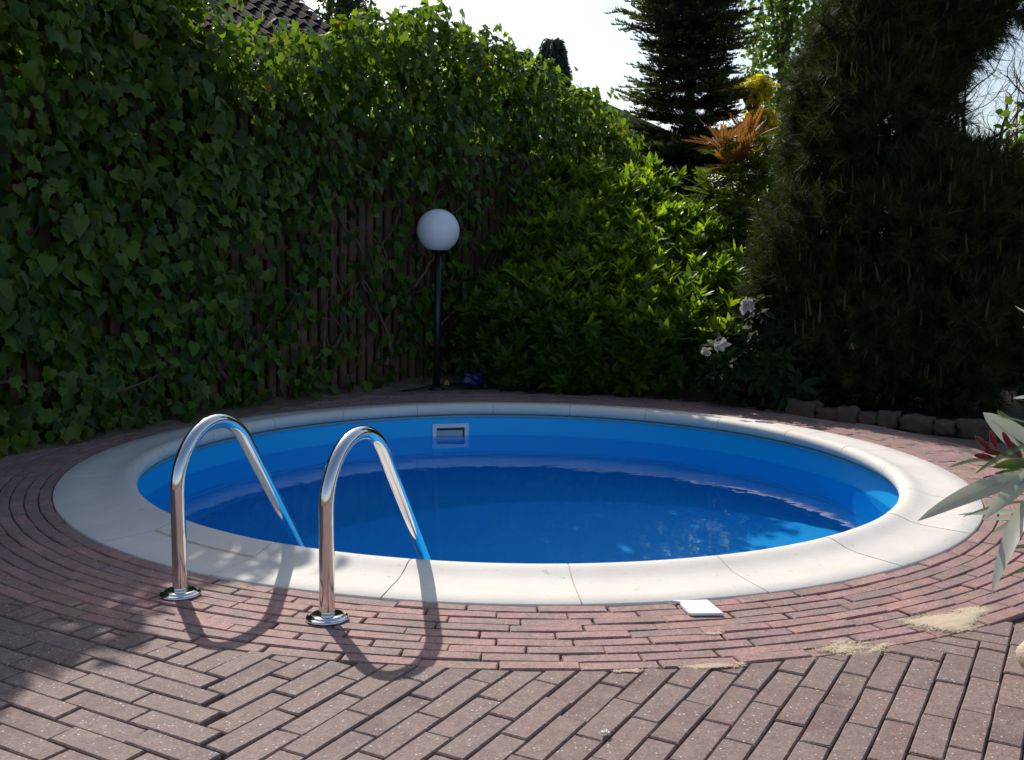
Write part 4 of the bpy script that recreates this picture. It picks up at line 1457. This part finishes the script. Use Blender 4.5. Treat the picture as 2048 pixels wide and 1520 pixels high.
# crumpled blue scrap by the shrub, shell, fallen leaves
c = at(950, 752, 7.86)
tag(rock('blue_scrap', (c[0], 7.86, .055), (.075, .05, .055), plain('blue_plastic', (.012, .028, .17), .35, var=.3), None, 77, .4, 3, .45, .1), 'crumpled dark blue plastic scrap on the ground right of the lamp', 'plastic scrap')
c = at(1210, 1476, 2.085)
mb = MB()
pts = [(c[0] + .009 * math.cos(a) * (1 - .09 * a), 2.085 + .009 * math.sin(a) * (1 - .09 * a), .006 + .0012 * a) for a in np.linspace(0, 7.5, 26)]
mb.tube(pts, [.0034 * (1 - .1 * i / 4) for i in np.linspace(0, 20, 26)], 8)
tag(obj('snail_shell', mb.mesh('snail_shell', True), plain('shell', (.75, .70, .60), .4, var=.1)), 'tiny whitish curled snail shell on the front paving', 'snail shell')
for (px, py, y, s, lab) in ((95, 868, 5.38, .07, 'yellow fallen leaf on the soil under the ivy at the left'), (893, 775, 7.62, .05, 'small orange fallen leaf at the foot of the lamp')):
    c = at(px, py, y)
    me = npmesh('fallen_leaf', IVY2[0] * s, IVY2[1])
    o = obj('fallen_leaf', me, M_dead)
    o.matrix_basis = Matrix.Translation((c[0], c[1], max(c[2], .035))) @ Matrix.Rotation(R(50), 4, 'X')
    tag(o, lab, 'fallen leaf')

# ------------------------------------------------------------------ oleander at the right edge
ole = thing('oleander', 'oleander with long grey green leaves and red buds at the right edge', 'oleander', (1.28, 1.95, 0))
def blade(base, tip, w, nh, sag, mat, fold=.18, twist=0.0):
    base, tip = Vector(base), Vector(tip)
    L = (tip - base).length
    nh = Vector(nh).normalized()
    V, F = [], []
    ns = 12
    for i in range(ns + 1):
        k = i / ns
        c = base.lerp(tip, k) + Vector((0, 0, sag * L * 4 * k * (1 - k)))
        d = (tip - base).normalized()
        n = (nh - d * nh.dot(d)).normalized()
        n = Matrix.Rotation(twist * k, 3, d) @ n
        sd = d.cross(n)
        ww = w * (math.sin(math.pi * min(1, k * .93 + .05)) ** .8) * (1 - .12 * k)
        if i == ns: ww = .0004
        V += [c - sd * ww + n * fold * ww, c, c + sd * ww + n * fold * ww]
    for i in range(ns):
        a = i * 3
        F += [(a, a + 1, a + 4, a + 3), (a + 1, a + 2, a + 5, a + 4)]
    mb = MB()
    mb.add(V, F)
    mb.tube([V[3 * i + 1] + nh * -.0012 for i in range(ns)], [.0014 * (1 - .8 * i / ns) for i in range(ns)], 5)
    o = obj('leaf', mb.mesh('leaf', True), mat, ole)
    return o
U, G = M_ole_u, M_ole
leaves = [  # base px, depth, tip px, depth, half width, normal hint, sag, material
    ((2100, 945), 1.95, (1835, 1042), 1.86, .019, (.1, -.6, .6), .05, U),
    ((2090, 930), 1.97, (1966, 1039), 1.84, .016, (.3, -.6, .5), .03, U),
    ((2075, 985), 1.97, (1983, 1187), 1.83, .018, (-.7, -.6, .2), .10, U),
    ((2100, 935), 1.98, (1966, 825), 2.06, .026, (-.2, -.9, .3), .02, U),
    ((2060, 900), 2.0, (1994, 820), 2.08, .015, (0, -.9, .4), .02, G),
    ((2000, 930), 1.98, (1908, 897), 1.93, .005, (0, -.5, .8), .03, U),
    ((1995, 922), 1.98, (1896, 936), 1.92, .006, (0, -.3, .9), .05, G),
    ((2070, 885), 1.96, (1950, 948), 1.88, .007, (0, -.3, .9), .04, G),
    ((2075, 1000), 1.97, (1925, 1034), 1.88, .005, (0, -.2, 1), .03, G),
    ((2080, 1020), 1.98, (1915, 1030), 1.92, .010, (0, -.25, 1), .0, U),
    ((2080, 1035), 2.0, (1960, 1040), 1.93, .010, (0, -.2, 1), .0, U),
    ((2090, 1020), 2.0, (1985, 1066), 1.95, .011, (0, -.5, .8), .0, U),
    ((2070, 790), 2.0, (2026, 797), 1.95, .008, (0, -.2, 1), -.02, U),
    ((2070, 930), 2.0, (1985, 935), 1.95, .012, (0, -.7, .6), .03, G),
    ((2090, 960), 2.0, (1988, 948), 1.95, .010, (0, -.7, .6), .05, G),
    ((2090, 860), 2.0, (1992, 832), 2.04, .006, (0, -.2, 1), .04, G),
    ((2100, 1090), 2.0, (2010, 1100), 1.95, .007, (0, -.3, .9), .02, G),
    ((2095, 1130), 2.0, (2020, 1150), 1.95, .006, (0, -.3, .9), .02, G),
    ((2100, 640), 2.0, (2030, 612), 1.96, .010, (0, -.2, 1), -.05, U),
    ((2110, 660), 2.02, (2045, 655), 1.98, .012, (0, -.7, .6), .03, G),
]
for (b0, yb, t0, yt, w, nh, sg, mt) in leaves:
    o = blade(at(*b0, yb), at(*t0, yt), w, nh, sg, mt)
    if mt is U: o['label'] = 'long leaf showing its pale grey underside'
for k in range(46):                          # the rest of the plant, beyond the picture's edge
    z = rnd.uniform(.45, 1.15)
    b0 = Vector((1.27 - .10 * (z - .4) + rnd.gauss(0, .05), 1.98 + rnd.gauss(0, .05), z))
    d = Vector((rnd.uniform(.15, 1), rnd.gauss(0, .8), rnd.uniform(-.1, .9))).normalized()
    blade(b0, b0 + d * rnd.uniform(.12, .2), rnd.uniform(.009, .014), (0, -.3, 1), rnd.uniform(-.02, .08), G)
for (px, py, y, ex, ey) in ((1966, 888, 1.95, -14, -14), (1978, 884, 1.95, 2, -20), (1972, 905, 1.94, -22, 4), (2012, 892, 1.95, -6, -26), (2028, 900, 1.95, -8, -16), (1998, 950, 1.93, -28, 4), (1990, 896, 1.95, -20, 4)):
    a, b_ = at(px + 14, py + 12, y + .01), at(px + ex * 1.1, py + ey * 1.1, y - .01)
    mb = MB()
    mb.tube([a + (b_ - a) * k for k in (0, .3, .6, .85, 1)], [.003, .0055, .006, .004, .001], 8)
    obj('bud', mb.mesh('bud', True), M_bud, ole)
mb = MB()
rt_ = Vector((1.28, 1.95, 0))
for k in range(7):
    mb.tube([rt_, rt_ + Vector((rnd.uniform(-.06, .05), rnd.gauss(0, .06), .6)), rt_ + Vector((rnd.uniform(-.12, .12), rnd.gauss(0, .1), rnd.uniform(.95, 1.15)))], [.009, .006, .002], 6)
for e in ((2075, 985), (2095, 935), (2085, 900), (2085, 790), (2105, 650), (2105, 1110)):
    q = Vector(at(*e, 1.985))
    mb.tube([rt_ + Vector((rnd.uniform(-.03, .03), rnd.uniform(-.03, .03), 0)), rt_.lerp(q, .5) + Vector((.08, 0, .08)), q, q + (Vector(at(e[0] - 70, e[1] - 10, 1.97)) - q) * (.6 if 880 < e[1] < 990 else .1)], [.009, .007, .004, .002], 6)
obj('stem', mb.mesh('stem', True), M_bark, ole)
